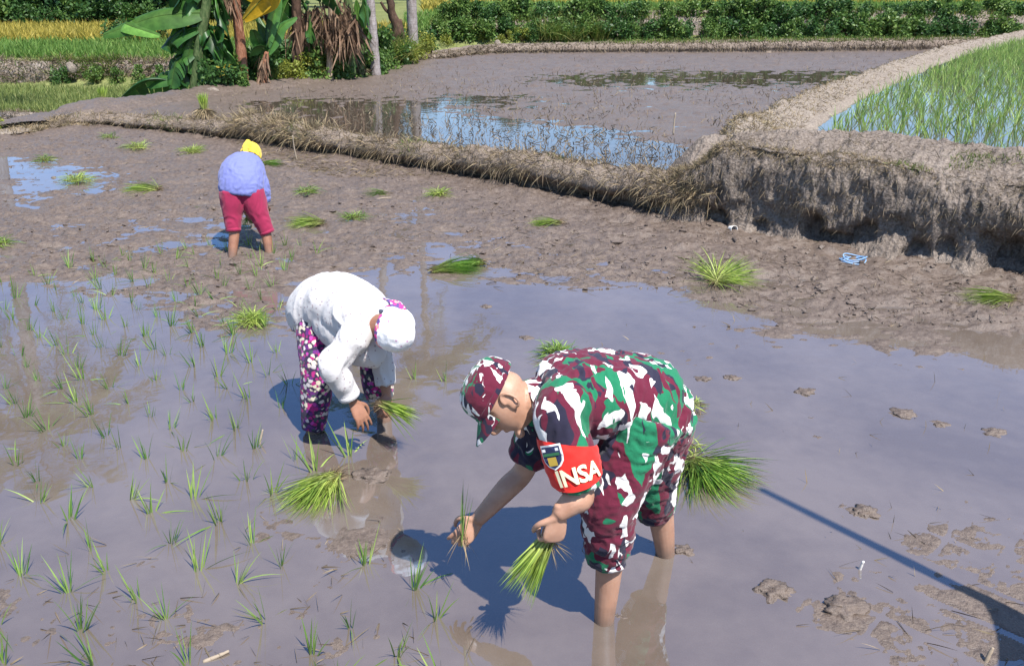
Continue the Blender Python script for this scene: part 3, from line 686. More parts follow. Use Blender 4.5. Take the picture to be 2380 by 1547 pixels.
def shield(w_, h_):
    return [(-w_, h_), (0, h_*1.02), (w_, h_), (w_, 0), (w_*.92, -h_*.4), (w_*.6, -h_*.8), (0, -h_*1.1), (-w_*.6, -h_*.8), (-w_*.92, -h_*.4), (-w_, 0)]
for nm, w_, h_, off, mt in (('emblem', .040, .042, .0055, 'white_print'), ('emblem_field', .034, .036, .0075, 'navy_print')):
    V = wrap(shield(w_, h_), .44, -.62*SG, off, SG); obj(nm, local(mesh_np(nm, V, [list(range(10))], False), sol), M[mt], band)
for y0, y1, mt, w_ in ((.020, .030, 'white_print', .03), (.004, .014, 'green_print', .03), (-.03, .0, 'gold_print', .016)):
    V = wrap([(-w_, y0), (w_, y0), (w_, y1), (-w_, y1)], .44, -.62*SG, .009, SG); obj('emblem_stripe', local(mesh_np('emblem_stripe', V, [[0, 1, 2, 3]], False), sol), M[mt], band)

# ------------------------------------------------------------------ woman in white
wom = thing('person', 'woman in white dotted shirt and floral trousers bending with head wrapped in white scarf', 'person', (-.93, 4.25, 0))
Wz = lambda x, y, Y: at(651+x*.2824, 604+y*.2824, Y)
wA, wB = G(728, 1002), G(893, 975)
whL, whR = Wz(330, 520, 4.36), Wz(480, 500, 4.52)
wkA, wkB = Wz(310, 900, 4.22), Wz(760, 760, 4.38)
wpel, wmid, wch, wsh = Wz(330, 440, 4.42), Wz(500, 370, 4.33), Wz(660, 480, 4.18), Wz(740, 540, 4.10)
wsR, weR, wwR = Wz(600, 650, 4.00), Wz(425, 870, 3.90), Wz(600, 1165, 3.94)
wsL, weL, wwL = Wz(800, 560, 4.24), Wz(850, 900, 4.22), Wz(875, 1110, 4.18)
whc = Wz(925, 570, 4.00)
P, WL, WB = head(whc, (.68, -.62, -.30), (-.42, -.15, -.88), .98); wb = list(P)
wb.append(loft([wsh, Wz(820, 530, 4.06), WL((0, -.02, -.03))], [.07, .055, .052], (0, 0, 1), 16))
wb.append(loft([wpel, wmid, wch, wsh], [(.12, .10), (.11, .09), (.12, .09), (.09, .07)], (0, 0, 1), 18))
for sh, el, wr in ((wsR, weR, wwR), (wsL, weL, wwL)):
    wb.append(loft([sh, sh*.5+el*.5, el, el*.6+wr*.4, wr], [.046, .042, .036, .036, .024], (0, 1, 0), 16, n=28, closed_round=.7))
wb += leg(whL, wkA, wA, (.7, -.6, 0), (.075, .06, .052, .054, .042)) + leg(whR, wkB, wB, (.9, -.4, 0), (.075, .06, .052, .054, .042))
wb += hand(wwR, Wz(680, 1310, 3.92)-wwR, (-.5, .5, -.25), (.75, -.2, .3), [.22, .25, .28, .32], 1.12, .35, 1.4, 1.1)
wb += hand(wwL, Wz(880, 1200, 4.13)-wwL, (-.3, -.2, -.9), (-.6, -.7, 0), [.6, .7, .8, .9], 1.0, .7)
part('body', remesh('woman_body', wb, .0045, 5), M['skin_dark'], wom)
for s in (-1, 1):
    V, F = loft([WL((s*.03, .078, .012)), WL((s*.03, .085, .012))], [.011, .006], WB[0], 10, closed_round=.6); part('eye', mesh_np('eye', V, F), M['eye'], wom)
sp = [loft([Wz(265, 560, 4.44), Wz(300, 440, 4.43), Wz(420, 360, 4.37), Wz(560, 390, 4.28), Wz(690, 490, 4.16), Wz(800, 540, 4.08)],
           [(.12, .12), (.165, .165), (.175, .17), (.178, .155), (.165, .14), (.085, .08)], (0, 0, 1), 32, n=40)]
sp.append(loft([Wz(450, 470, 4.30), Wz(600, 620, 4.18), Wz(700, 760, 4.10), Wz(700, 865, 4.08)], [(.13, .14), (.14, .13), (.11, .09), (.07, .035)], (0, 1, 0), 24, n=26))   # loose front hanging from the chest
sp.append(loft([Wz(640, 560, 4.08), wsR, wsR*.5+weR*.5, weR, weR*.5+wwR*.5, weR*.22+wwR*.78], [.085, .078, .068, .066, .058, .050], (0, 1, 0), 24, n=36))
sp.append(loft([Wz(740, 540, 4.2), wsL, wsL*.5+weL*.5, weL, weL*.4+wwL*.6], [.085, .075, .064, .058, .050], (0, 1, 0), 22, n=30))
shirt = remesh('woman_shirt', sp, .007, 7); wrinkle(shirt, .012, (6, 6, 1.2), 1, .85); wrinkle(shirt, .0025, (14, 14, 2), 1, .9)
part('shirt', shirt, M['white_shirt'], wom)
tube_child('shirt_cuff', M['white_shirt'], wom, [weR*.26+wwR*.74, weR*.2+wwR*.8, weR*.14+wwR*.86], [.056, .060, .056], (0, 1, 0), 24, n=9)
tp = [loft([Wz(300, 420, 4.44), Wz(330, 520, 4.42)], [(.16, .14), (.165, .145)], (0, 0, 1), 24, n=8)]
tp.append(loft([whL, whL*.5+wkA*.5, wkA, wkA*.5+wA*.5, wkA*.05+wA*.95], [.135, .118, .095, .080, .062], (0, 1, 0), 24, n=36))
tp.append(loft([whR, whR*.5+wkB*.5, wkB, wkB*.55+wB*.45, wkB*.33+wB*.67], [.13, .115, .095, .088, .075], (0, 1, 0), 24, n=36))
tro = remesh('floral_trousers', tp, .007, 6); wrinkle(tro, .008, (8, 8, 4), 4, .6)
part('trousers', tro, M['floral'], wom)
sc = remesh('headscarf', [dome(WL, .101, .116, -.03, .138, 2.1, tilt=.025), loft([WL((0, -.045, .04)), WL((0, -.075, .0)), WL((0, -.085, -.06))], [(.06, .088), (.05, .085), (.03, .065)], WB[0], 22, closed_round=.4)], .005, 5)
wrinkle(sc, .005, (14, 14, 14), 3); so_ = part('headscarf', sc, M['white_scarf'], wom)
kn = remesh('scarf_knot', [loft([WL((-.055, -.085, -.045)), WL((0, -.118, -.02)), WL((.055, -.085, -.045))], [(.016, .03), (.022, .036), (.016, .03)], WB[2], 14, closed_round=.7),
                           loft([WL((-.01, -.11, -.03)), WL((-.025, -.125, -.065)), WL((-.03, -.12, -.1))], [(.010, .024), (.008, .03), (.004, .022)], WB[0], 12, closed_round=.5),
                           loft([WL((.02, -.11, -.03)), WL((.035, -.125, -.07)), WL((.03, -.115, -.115))], [(.010, .02), (.008, .026), (.004, .02)], WB[0], 12, closed_round=.5)], .004, 3)
part('scarf_knot', kn, M['pink_scarf'], wom)
V, F = loft([WL((.102*math.cos(a), .1155*math.sin(a)-.004, -.022+.025*math.sin(a))) for a in np.linspace(-.5, np.pi+.5, 22)], [(.005, .012)]*22, WB[2], 8, n=44)
part('scarf_hem', mesh_np('scarf_hem', V, F), M['pink_scarf'], wom)

# ------------------------------------------------------------------ person in blue seen from behind
blu = thing('person', 'person in lilac blue shirt, maroon trousers and yellow headscarf bending, seen from behind', 'person', (-2.45, 7.65, 0))
Bz = lambda x, y, Y: at(464.9+x*.2043, 316+y*.2043, Y)
bA, bB = G(540, 598), G(627, 591)
bhA, bhB = Bz(375, 640, 7.72), Bz(575, 640, 7.76)
bkA, bkB = Bz(372, 900, 7.66), Bz(675, 900, 7.72)
bpel, bmid, bch, bsh = Bz(470, 560, 7.76), Bz(470, 450, 7.86), Bz(490, 350, 8.02), Bz(520, 300, 8.12)
bsR, beR, bwR = Bz(625, 370, 8.06), Bz(705, 580, 8.0), Bz(745, 790, 8.0)
bsL, beL, bwL = Bz(390, 370, 8.06), Bz(420, 640, 8.02), Bz(520, 860, 8.02)
bhc = Bz(580, 222, 8.22)
P, BLh, BB = head(bhc, (.1, .55, .62), (.1, .75, -.65), .98); bb = list(P)
bb.append(loft([bsh, BLh((0, -.02, -.03))], [.07, .055], (0, 0, 1), 16)); bb.append(loft([bpel, bmid, bch, bsh], [(.09, .12)]*4, (1, 0, 0), 18))
for sh, el, wr in ((bsR, beR, bwR), (bsL, beL, bwL)):
    bb.append(loft([sh, sh*.5+el*.5, el, wr], [.045, .04, .035, .025], (0, 1, 0), 16, n=24, closed_round=.7))
bb += leg(bhA, bkA, bA, (0, 1, 0), (.07, .06, .05, .05, .040)) + leg(bhB, bkB, bB, (.2, 1, 0), (.07, .06, .05, .05, .040))
bb += hand(bwR, (-.1, .1, -1), (-.7, .6, 0), (.3, .8, 0), .4) + hand(bwL, (.25, .1, -1), (.7, .6, 0), (-.3, .8, 0), .4)
part('body', remesh('blue_body', bb, .006, 4), M['skin_dark'], blu)
for s in (-1, 1):
    V, F = loft([BLh((s*.03, .078, .012)), BLh((s*.03, .085, .012))], [.011, .006], BB[0], 10, closed_round=.6); part('eye', mesh_np('eye', V, F), M['eye'], blu)
sp = [loft([Bz(468, 640, 7.77), Bz(470, 560, 7.78), Bz(470, 450, 7.86), Bz(490, 370, 7.98), Bz(515, 310, 8.1), Bz(540, 285, 8.16)],
           [(.175, .20), (.17, .20), (.165, .198), (.15, .185), (.11, .15), (.07, .08)], (1, 0, 0), 32, n=36)]
sp.append(loft([Bz(560, 350, 8.05), bsR, bsR*.5+beR*.5, beR, beR*.2+bwR*.8], [.10, .085, .075, .068, .05], (0, 1, 0), 22, n=30))
sp.append(loft([Bz(440, 350, 8.05), bsL, bsL*.5+beL*.5, beL, beL*.2+bwL*.8], [.10, .085, .075, .068, .05], (0, 1, 0), 22, n=30))
shirt = remesh('blue_shirt', sp, .0085, 6); wrinkle(shirt, .010, (6, 6, 5), 4, .7); wrinkle(shirt, .006, (14, 14, 12), 3, .85); part('shirt', shirt, M['blue_shirt'], blu)
tp = [loft([Bz(470, 560, 7.79), Bz(475, 650, 7.77), Bz(480, 730, 7.74)], [(.14, .165), (.145, .17), (.11, .13)], (1, 0, 0), 24, n=12)]
bmA, bmB = Bz(380, 1080, 7.62), Bz(768, 1105, 7.70)
tp.append(loft([bhA, bhA*.5+bkA*.5, bkA, bmA], [.125, .11, .085, .062], (0, 1, 0), 24, n=30)); tp.append(loft([bhB, bhB*.5+bkB*.5, bkB, bmB], [.125, .11, .088, .064], (0, 1, 0), 24, n=30))
tro = remesh('maroon_trousers', tp, .0085, 5); wrinkle(tro, .008, (10, 10, 4), 4, .7); part('trousers', tro, M['maroon_trouser'], blu)
for kn, hm in ((bkA, bmA), (bkB, bmB)):
    d = nrm(hm-kn); V, F = loft([hm-d*.03, hm-d*.012, hm+d*.006], [.066, .072, .064], (0, 1, 0), 22, n=9); part('rolled_cuff', wrinkle(mesh_np('rolled_cuff', V, F), .004, (20, 20, 20)), M['maroon_trouser'], blu)
sc = remesh('yellow_headscarf', [dome(BLh, .098, .115, -.02, .13, 2.3), loft([BLh((-.0, -.07, .04)), BLh((0, -.12, -.02)), BLh((.03, -.12, -.09))], [(.085, .05), (.06, .03), (.035, .012)], BB[0], 16)], .006, 3)
wrinkle(sc, .008, (13, 13, 13), 3); part('headscarf', sc, M['yellow_scarf'], blu)

# ================================================================== plants
def cat_blades(*sets):
    V, F, T, R = [], [], [], []; n = 0
    for v, f, t, r in sets:
        V.append(v); F.append(f+n); T.append(t); R.append(r); n += len(v)
    return np.concatenate(V), np.concatenate(F), np.concatenate(T), np.concatenate(R)
def bmesh_of(name, *sets):
    V, F, t, r = cat_blades(*sets); return mesh_np(name, V, F, True, {'t': t, 'r': r})

# ---- planted seedlings
def seedling_mesh(i, tall=1.0):
    n = int(RNG.integers(5, 10)); z = np.zeros((n, 3)); z[:, :2] = RNG.normal(0, .006, (n, 2)); z[:, 2] = -.05
    lean = RNG.uniform(-.35, .35, 2)
    d = rdir(n, 1.2, 1.54); d[:, :2] += lean*.5
    s1 = blades(z, d, RNG.uniform(.17, .29, n)*tall, RNG.uniform(.0055, .009, n), RNG.uniform(.0, .22, n), 5)
    m = int(RNG.integers(1, 3)) if i % 2 else 1; z2 = np.zeros((m, 3)); z2[:, 2] = -.01
    s2 = blades(z2, rdir(m, .25, .75), RNG.uniform(.14, .24, m)*tall, RNG.uniform(.005, .008, m), RNG.uniform(.25, .5, m), 5)
    return bmesh_of('rice_seedling', s1, s2)
SM = [seedling_mesh(i) for i in range(14)]
for i, m_ in enumerate(SM): m_.materials.append(M['rice'] if i % 3 else M['rice_dark'])
REG = np.array([G(u, v)[:2] for u, v in [(-60, 668), (60, 640), (170, 610), (380, 582), (520, 568), (660, 560), (800, 560), (700, 640), (640, 690), (690, 800), (700, 900), (690, 990), (745, 1090), (640, 1160), (700, 1260),
        (830, 1290), (940, 1330), (1060, 1340), (1160, 1480), (1180, 1600), (-60, 1600)]])
def inpoly(x, y, P):
    c = False; j = len(P)-1
    for i in range(len(P)):
        if (P[i][1] > y) != (P[j][1] > y) and x < (P[j][0]-P[i][0])*(y-P[i][1])/(P[j][1]-P[i][1])+P[i][0]: c = not c
        j = i
    return c
ga = math.radians(47); gc, gs = math.cos(ga), math.sin(ga); nseed = 0
def zmud(x, y): return float(near_mud(np.array([float(x)]), np.array([float(y)]), False)[0])
LBL = [('young rice seedling standing in the foreground mud at lower left', 'seedlings in the lower left foreground'),
       ('young rice seedling standing in flooded mud left of the woman in white', 'seedlings left of the woman'),
       ('young rice seedling near the feet of the person in blue', 'seedlings by the person in blue')]
for a in range(-60, 60):
    for b in range(-60, 60):
        x = (a*gc-b*gs)*.252+RNG.normal(0, .028); y = (a*gs+b*gc)*.252+RNG.normal(0, .028)
        if not inpoly(x, y, REG) or RNG.random() < .06: continue
        w_ = 0 if y < 3.55 else (1 if y < 6.2 else 2)
        o = bpy.data.objects.new('rice_seedling', SM[int(RNG.integers(len(SM)))]); COL.objects.link(o); nseed += 1
        o.location = (x, y, max(zmud(x, y), -.02)); sc_ = RNG.uniform(.75, 1.08)*(1 if y < 6 else .9); o.scale = (sc_, sc_, sc_); o.rotation_euler[2] = RNG.uniform(0, 6.28)
        tag(o, LBL[w_][0], 'rice plant', LBL[w_][1])
for u, v, lb in [(1036, 885, 'lone rice seedling standing nearest the cap of the camouflaged man in open water'), (965, 880, 'lone rice seedling in water right of the bundle held by the woman'), (900, 830, 'rice seedling half hidden just below the head of the woman in white')]:
    p = G(u, v); o = bpy.data.objects.new('rice_seedling', SM[2]); COL.objects.link(o); o.location = (p[0], p[1], -.02); nseed += 1
    o.scale = (.85,)*3; tag(o, lb, 'rice plant')
for u, v, lb in [(735, 1095, 'tall rice seedling standing in front of the floral trouser leg'), (815, 1060, 'tall rice seedling beside the planting hand of the woman in white')]:
    p = G(u, v); o = bpy.data.objects.new('rice_seedling', SM[5]); COL.objects.link(o); o.location = (p[0], p[1], -.01); nseed += 1
    o.scale = (1.15,)*3; tag(o, lb, 'rice plant')

# ---- seedlings of the raised field: nearest ones singly, the rest as one mass
cand = []
for a in range(0, 170):
    for b in range(0, 150):
        x = 2.7+a*.22+RNG.normal(0, .05); y = 8.2+b*.20+RNG.normal(0, .05)
        if y < np.interp(x, [2.9, 3.9, 5.4, 9, 40], [9.5, 9.05, 8.5, 6.9, 6.3]) or y > 35: continue
        if x < np.interp(y, RC[:, 1], RC[:, 0])+.62+.2*RNG.random(): continue
        if abs(x/y) > 1.0 or RNG.random() < .10: continue
        cand.append((y, x))
cand.sort()
room = max(0, 296-nseed)
for y, x in cand[:room]:
    o = bpy.data.objects.new('rice_seedling', SM[int(RNG.integers(len(SM)))]); COL.objects.link(o)
    o.location = (x, y, ZR-.01); sc_ = RNG.uniform(.8, 1.15); o.scale = (sc_,)*3; o.rotation_euler[2] = RNG.uniform(0, 6.28)
    tag(o, 'rice seedling at the near edge of the raised flooded field', 'rice plant', 'seedlings of the raised field')
C_ = np.array([(x, y, ZR-.02) for y, x in cand[room:]]); K = 6
b_ = np.repeat(C_, K, 0)+np.c_[RNG.normal(0, .012, (len(C_)*K, 2)), np.zeros(len(C_)*K)]
n = len(b_); me = blade_mesh('rice_rows', b_, rdir(n, .95, 1.5), RNG.uniform(.18, .32, n), RNG.uniform(.007, .014, n), RNG.uniform(.02, .3, n), 3)
stuff('rice_rows', me, M['rice'], 'rows of young rice in the raised flooded field', 'rice')

# ---- bundles of pulled seedlings
def bundle_sets(kind, R=.16, n=170, az=0.0, spread=.6, lift=.12):
    """fan: lies on the mud, roots at the origin, leaves towards az; tuft: dome of leaves; stand: upright sheaf"""
    if kind == 'fan':
        a = az+RNG.normal(0, spread*.5, n); e = np.abs(RNG.normal(lift, .16, n))
        d = np.stack([np.cos(e)*np.cos(a), np.cos(e)*np.sin(a), np.sin(e)], 1)
        b = np.c_[RNG.normal(0, .022, (n, 2)), RNG.uniform(.0, .05, n)]
        L = RNG.uniform(.75, 1.15, n)*R*2
        return b, d, L, RNG.uniform(.15, .32, n)
    if kind == 'tuft':
        d = rdir(n, .15, 1.25); b = np.c_[RNG.normal(0, R*.28, (n, 2)), RNG.uniform(0, .05, n)]
        b[:, :2] += d[:, :2]*R*.15
        return b, d, RNG.uniform(.6, 1.15, n)*R*1.25, RNG.uniform(.3, .65, n)
    d = rdir(n, 1.2, 1.55); b = np.c_[RNG.normal(0, R*.16, (n, 2)), np.full(n, .02)]
    return b, d, RNG.uniform(.8, 1.1, n)*R*2, RNG.uniform(0, .06, n)
def bundle(kind, pos, label, R=.16, n=170, az=0.0, spread=.6, dark=False, rootn=40, name='seedling_bundle', lift=.12, wid=.0062):
    t = thing(name, label, 'rice bundle', pos, 'bundles of rice seedlings waiting to be planted')
    b, d, L, bd = bundle_sets(kind, R, n, az, spread, lift)
    V, F, tt_, rr = blades(b, d, L, RNG.uniform(.75, 1.25, n)*wid, bd, 5)
    V[:, 2] = np.maximum(V[:, 2], .002+.012*RNG.random())
    obj('leaves', mesh_np('leaves', V, F, True, {'t': tt_, 'r': rr}), M['rice_bundle_dark' if dark else 'rice_bundle'], t)
    if kind == 'fan': rd = rdir(rootn, -.1, .6, az+math.pi-1.0, az+math.pi+1.0)
    else: rd = rdir(rootn, -.3, .4)
    rb = np.c_[RNG.normal(0, .02, (rootn, 2)), RNG.uniform(.005, .05, rootn)]
    obj('roots', blade_mesh('roots', rb, rd, RNG.uniform(.05, .11, rootn), .004, RNG.uniform(.1, .5, rootn), 4), M['roots'], t)
    return t
def gz(u, v, dz=0.0):
    p = G(u, v, .0); z = max(0.0, zmud(p[0], p[1])); p = G(u, v, z); return (p[0], p[1], z+dz)
bundle('fan', gz(775, 1118), 'large fan of pale green seedlings lying roots up below the woman in white', .15, 260, -2.05, .75, False, 90)
bundle('fan', gz(1612, 1085), 'big green seedling bundle lying just behind the legs of the camouflaged man', .17, 330, -1.1, 1.3, True, 60, lift=.25)
bundle('tuft', gz(1600, 1045), 'loose upright tuft of rice behind the knee of the camouflaged man', .09, 60)
bundle('tuft', gz(1295, 830), 'dark round seedling tuft in water above the back of the camouflaged man', .115, 300, dark=True)
bundle('tuft', gz(1613, 950), 'small sparse tuft in water beside the hips of the camouflaged man', .065, 45)
bundle('fan', gz(1665, 662), 'upright splayed bright green bundle on mud in front of the high bank', .19, 260, .6, 2.4, False, 60, lift=.55)
bundle('tuft', gz(585, 752), 'compact bright green tuft in shallow water left of the woman in white', .125, 300)
bundle('fan', gz(1010, 634), 'long dark clump of seedlings lying on mud above the woman in white', .2, 220, .25, .55, True, 40)
bundle('fan', gz(1120, 618), 'short dark clump at the right end of the long clump above the woman', .1, 110, 2.9, 1.0, True)
bundle('fan', gz(1300, 522), 'thin pale seedling bundle lying flat midway along the front bund', .16, 70, 3.3, .5, False)
bundle('fan', gz(2350, 700), 'small bright green bundle on mud at the far right edge below the bank', .17, 110, 3.05, .7, False)
bundle('tuft', gz(1020, 456), 'bright green tuft on mud below the middle of the front bund', .13, 160)
bundle('fan', gz(745, 522), 'bright green bundle lying right of the legs of the person in blue', .17, 160, 3.2, .9, False)
bundle('tuft', gz(823, 512), 'dark little tuft on mud right of the person in blue', .13, 140, dark=True)
bundle('tuft', gz(715, 450), 'dark flat tuft on mud right of the blue shirt', .13, 120, dark=True)
bundle('fan', gz(365, 445), 'green bundle with a brown root end on mud left of the person in blue', .2, 220, 2.9, 1.0, False, 80)
bundle('tuft', gz(178, 425), 'bright green tuft at the edge of the left pool', .18, 220)
bundle('tuft', gz(105, 376), 'small dark green tuft in the middle of the left pool', .14, 120, dark=True)
bundle('tuft', gz(318, 347), 'low green tuft near the left end of the front bund', .18, 150)
bundle('tuft', gz(447, 356), 'spiky green tuft between the person in blue and the front bund', .17, 180)
bundle('tuft', gz(255, 322), 'faint green tuft below the leftmost end of the front bund', .15, 70, dark=True)
bundle('tuft', gz(2, 572), 'small green tuft cut by the left picture edge', .12, 100, dark=True)
bundle('fan', gz(610, 385), 'small green bundle beside the yellow headscarf', .14, 80, .1, .8, True)
bundle('fan', gz(900, 455), 'thin green wisps lying on mud right of the dark flat tuft', .15, 30, 3.0, .6, True, 12)

# ---- bundles tied upright on the bunds
def sheaf(pos, label, h=.24):
    t = thing('seedling_bundle', label, 'rice bundle', pos, 'bundles of rice seedlings waiting to be planted')
    b, d, L, bd = bundle_sets('stand', h*.6, 130)
    obj('leaves', blade_mesh('leaves', b+np.array((0, 0, .14)), d, L, .012, bd, 3), M['rice_bundle'], t)
    n = 220; b2 = np.c_[RNG.normal(0, .03, (n, 2)), np.full(n, .17)]
    obj('roots', blade_mesh('roots', b2, rdir(n, -.9, .2), RNG.uniform(.12, .22, n), .014, RNG.uniform(.2, .6, n), 4), M['straw'], t)
def onbund(Vs, u):
    """crest point of a swept bund in the direction of picture column u at that row"""
    best = None
    for i in range(Vs.shape[0]):
        j = int(np.argmax(Vs[i, :, 2])); p = Vs[i, j]
        dep = p[1]*CP+(CAMH-p[2])*SP; uu = CX+p[0]/dep*FPX
        if best is None or abs(uu-u) < best[0]: best = (abs(uu-u), p)
    return best[1]
p = onbund(VF, 478); sheaf((p[0], p[1], p[2]-.03), 'tied seedling bundle standing on the front bund above the person in blue')
p = G(243, 256, .1); sheaf((p[0], p[1], .12), 'tied seedling bundle standing on the left bund beside the fallen banana leaf')
p = G(843, 178, .2); sheaf((p[0], p[1], .22), 'tied seedling bundle lying on the field edge below the coconut palms', .1)

# ---- seedlings held in hands
def held(name, label, pos, d, n, L, spread, rootd, mat, w_=.0065, bend=.12, rootn=30):
    t = thing(name, label, 'rice bundle', pos); d = nrm(d)
    dd = d+np.clip(RNG.normal(0, spread, (n, 3)), -1.6*spread, 1.6*spread); b = RNG.normal(0, .008, (n, 3))-d*.03
    obj('leaves', blade_mesh('leaves', b, dd, RNG.uniform(.7, 1.1, n)*L, RNG.uniform(.7, 1.3, n)*w_, RNG.uniform(0, bend, n), 6), M[mat], t)
    rd = nrm(rootd)+RNG.normal(0, .35, (rootn, 3))
    obj('roots', blade_mesh('roots', RNG.normal(0, .008, (rootn, 3)), rd, RNG.uniform(.04, .11, rootn), .0035, .25, 4), M['roots'], t)
hp = at(1275, 1252, 2.50)
held('held_seedlings', 'thick bundle of seedlings hanging from the left hand of the camouflaged man', hp, at(1215, 1345, 2.45)-hp, 190, .25, .17, (.7, -.1, -.6), 'rice_bundle')
hp = at(1076, 1245, 2.80)
held('held_seedlings', 'few upright seedlings pinched in the planting hand of the camouflaged man', hp, at(1092, 1130, 2.82)-hp, 9, .26, .09, (-.05, -.1, -1), 'rice_dark', .006, .05, 16)
hp = Wz(860, 1190, 4.05)
held('held_seedlings', 'green seedling bundle held sideways in the hand of the woman in white', hp, Wz(1090, 1270, 3.92)-hp, 130, .26, .16, (-.9, .1, .2), 'rice_bundle', .0075, .28, 50)
hp = Bz(560, 905, 8.02)
held('held_seedlings', 'dark seedlings held low between the legs of the person in blue', hp, (-.3, .2, -.8), 30, .2, .25, (.3, 0, .8), 'rice_dark')

# ---- straw and litter
def scatter_straw(name, pts, L, W, mat, label, elo=-.05, ehi=.25, bend=.15, cat='straw'):
    n = len(pts); me = blade_mesh(name, pts, rdir(n, elo, ehi), RNG.uniform(*L, n), RNG.uniform(*W, n), RNG.uniform(0, bend, n), 3)
    return stuff(name, me, mat, label, cat)
def mudpts(n, box, f=None):
    u = RNG.uniform(box[0], box[2], n); v = RNG.uniform(box[1], box[3], n)
    d0 = (u-CX)/FPX; b = -(v-CY)/FPX; dy = CP+b*SP; dz = -SP+b*CP; t = -CAMH/dz
    x, y = d0*t, dy*t; z = near_mud(x, y)
    k = z > -.004
    if f is not None: k &= f(x, y, RNG.random(n))
    k &= y < poly_y(BASE, x)-.02
    return np.stack([x, y, np.maximum(z, 0)+.003], 1)[k]
pt = np.concatenate([mudpts(6000, (-60, 300, 2440, 720), lambda x, y, r: r < .25+.9*np.maximum(0, n2(x, y, .8, 2, 5))),
                     mudpts(3200, (1100, 430, 2440, 760), lambda x, y, r: r < .3+1.2*np.maximum(0, n2(x, y, 1.5, 2, 15))), mudpts(700, (0, 1100, 1200, 1600), lambda x, y, r: r < .5), mudpts(200, (1700, 1100, 2440, 1600), lambda x, y, r: r < .4)])
scatter_straw('straw_litter', pt, (.03, .13), (.003, .008), M['old_straw'], 'bits of old straw and stubble scattered over the wet mud', -.1, .55)
q = mudpts(2600, (560, 340, 1100, 420)); q = q[q[:, 1] > poly_y(BASE, q[:, 0])-1.2]
scatter_straw('straw_litter', q, (.08, .2), (.004, .009), M['straw'], 'dry straw raked along the foot of the front bund', -.1, .4)
# crumbs of mud lying on the wet surface
bm = bmesh.new(); bmesh.ops.create_icosphere(bm, subdivisions=1, radius=1); iv = np.array([v.co[:] for v in bm.verts]); ifc = np.array([[v.index for v in f.verts] for f in bm.faces]); bm.free()
q = np.concatenate([mudpts(5000, (-60, 320, 2440, 760), lambda x, y, r: r < .2+1.1*np.maximum(0, n2(x, y, 1.1, 2, 25))), mudpts(700, (1150, 480, 2440, 760))])
nq = len(q); sz = RNG.uniform(.004, .013, nq)*(1+1.2*(RNG.random(nq) > .9))*np.clip(q[:, 1]/6, .6, 1.3)
Vc = q[:, None]+(iv[None]*(1+RNG.uniform(-.5, .5, (nq, len(iv), 1))))*np.stack([sz*RNG.uniform(.8, 1.8, nq), sz*RNG.uniform(.8, 1.6, nq), sz*RNG.uniform(.5, 1, nq)], 1)[:, None]
stuff('mud_crumbs', mesh_np('mud_crumbs', Vc.reshape(-1, 3), (ifc[None]+(np.arange(nq)*len(iv))[:, None, None]).reshape(-1, 3), False), M['mud'], 'small crumbs of mud strewn over the wet ground', 'mud')
# stray stems standing out of the open water
pw = np.array([G(u, v) for u, v in zip(RNG.uniform(1250, 2380, 70), RNG.uniform(680, 1350, 70))]); pw[:, 2] = -.01
scatter_straw('stubble_stems', pw, (.03, .10), (.003, .005), M['straw'], 'pale dead stems poking out of the open water on the right', .4, 1.5)
# stubble of the back field
u, v = RNG.uniform(500, 2250, 9000), RNG.uniform(128, 380, 9000); P_ = np.array([G(a, b, ZB+.01) for a, b in zip(u, v)])
ok = (P_[:, 1] > poly_y(BASE, P_[:, 0])+.8) & (P_[:, 0] < np.interp(P_[:, 1], RC[:, 1], RC[:, 0])-.4) & (P_[:, 0] > np.interp(P_[:, 1], BL[:, 1], BL[:, 0])+.3)
P_ = P_[ok & (n2(P_[:, 0], P_[:, 1], .5, 3, 6) > -.35)]
scatter_straw('field_stubble', P_, (.05, .16), (.008, .018), M['old_straw'], 'short rice stubble standing in the flooded back field', .2, 1.4)

# ---- dry grass hanging on the bunds
def on_sweep(Vs, Ns, n, jlo, jhi, wfun=None):
    i = RNG.integers(0, Vs.shape[0], n); j = RNG.integers(int(jlo*Vs.shape[1]), int(jhi*Vs.shape[1]), n)
    P, N = Vs[i, j], Ns[i, j]
    if wfun is not None:
        k = wfun(P) > RNG.random(n); P, N = P[k], N[k]
    return P, N
def beard(name, Vs, Ns, n, rng, L, W, mat, label, down=.6, out=.6, wfun=None, up=0.0, bend=.45):
    P, N = on_sweep(Vs, Ns, n, *rng, wfun); m = len(P)
    N = N*np.where((N[:, 2:3] < -.2), -1, 1)
    d = N*out+RNG.normal(0, .45, (m, 3)); d[:, 2] += up-down
    return stuff(name, blade_mesh(name, P, d, RNG.uniform(*L, m), RNG.uniform(*W, m), RNG.uniform(0, bend, m), 3), mat, label, 'grass')
for Ns in (NF, NB, NR, NFB, NL): pass
def outward(Vs, Ns, side):
    s = np.sign((Ns[..., 2]).mean()); return Ns*(s if s != 0 else 1)
NF, NB, NR, NFB, NL = [outward(a, b, 0) for a, b in ((VF, NF), (VB, NB), (VR, NR), (VFB, NFB), (VL, NL))]
pat = lambda P: .25+.9*np.clip(n2(P[:, 0], P[:, 1], 1.3, 2, 4)+.25, 0, 1)
beard('dead_grass_on_front_bund', VF, NF, 15000, (.22, .72), (.06, .2), (.004, .009), M['old_straw'], 'dead grass hanging down the face of the front bund', .5, .5, pat)
beard('straw_on_front_bund', VF, NF, 7000, (.40, .72), (.06, .22), (.005, .010), M['straw'], 'pale dry straw strewn along the crest of the front bund', .1, .35, pat)
hm = lambda P: np.exp(-((P[:, 0]+4.35)/.32)**2)+.8*np.exp(-((P[:, 0]+3.65)/.28)**2)+.7*np.exp(-((P[:, 0]+3.0)/.3)**2)
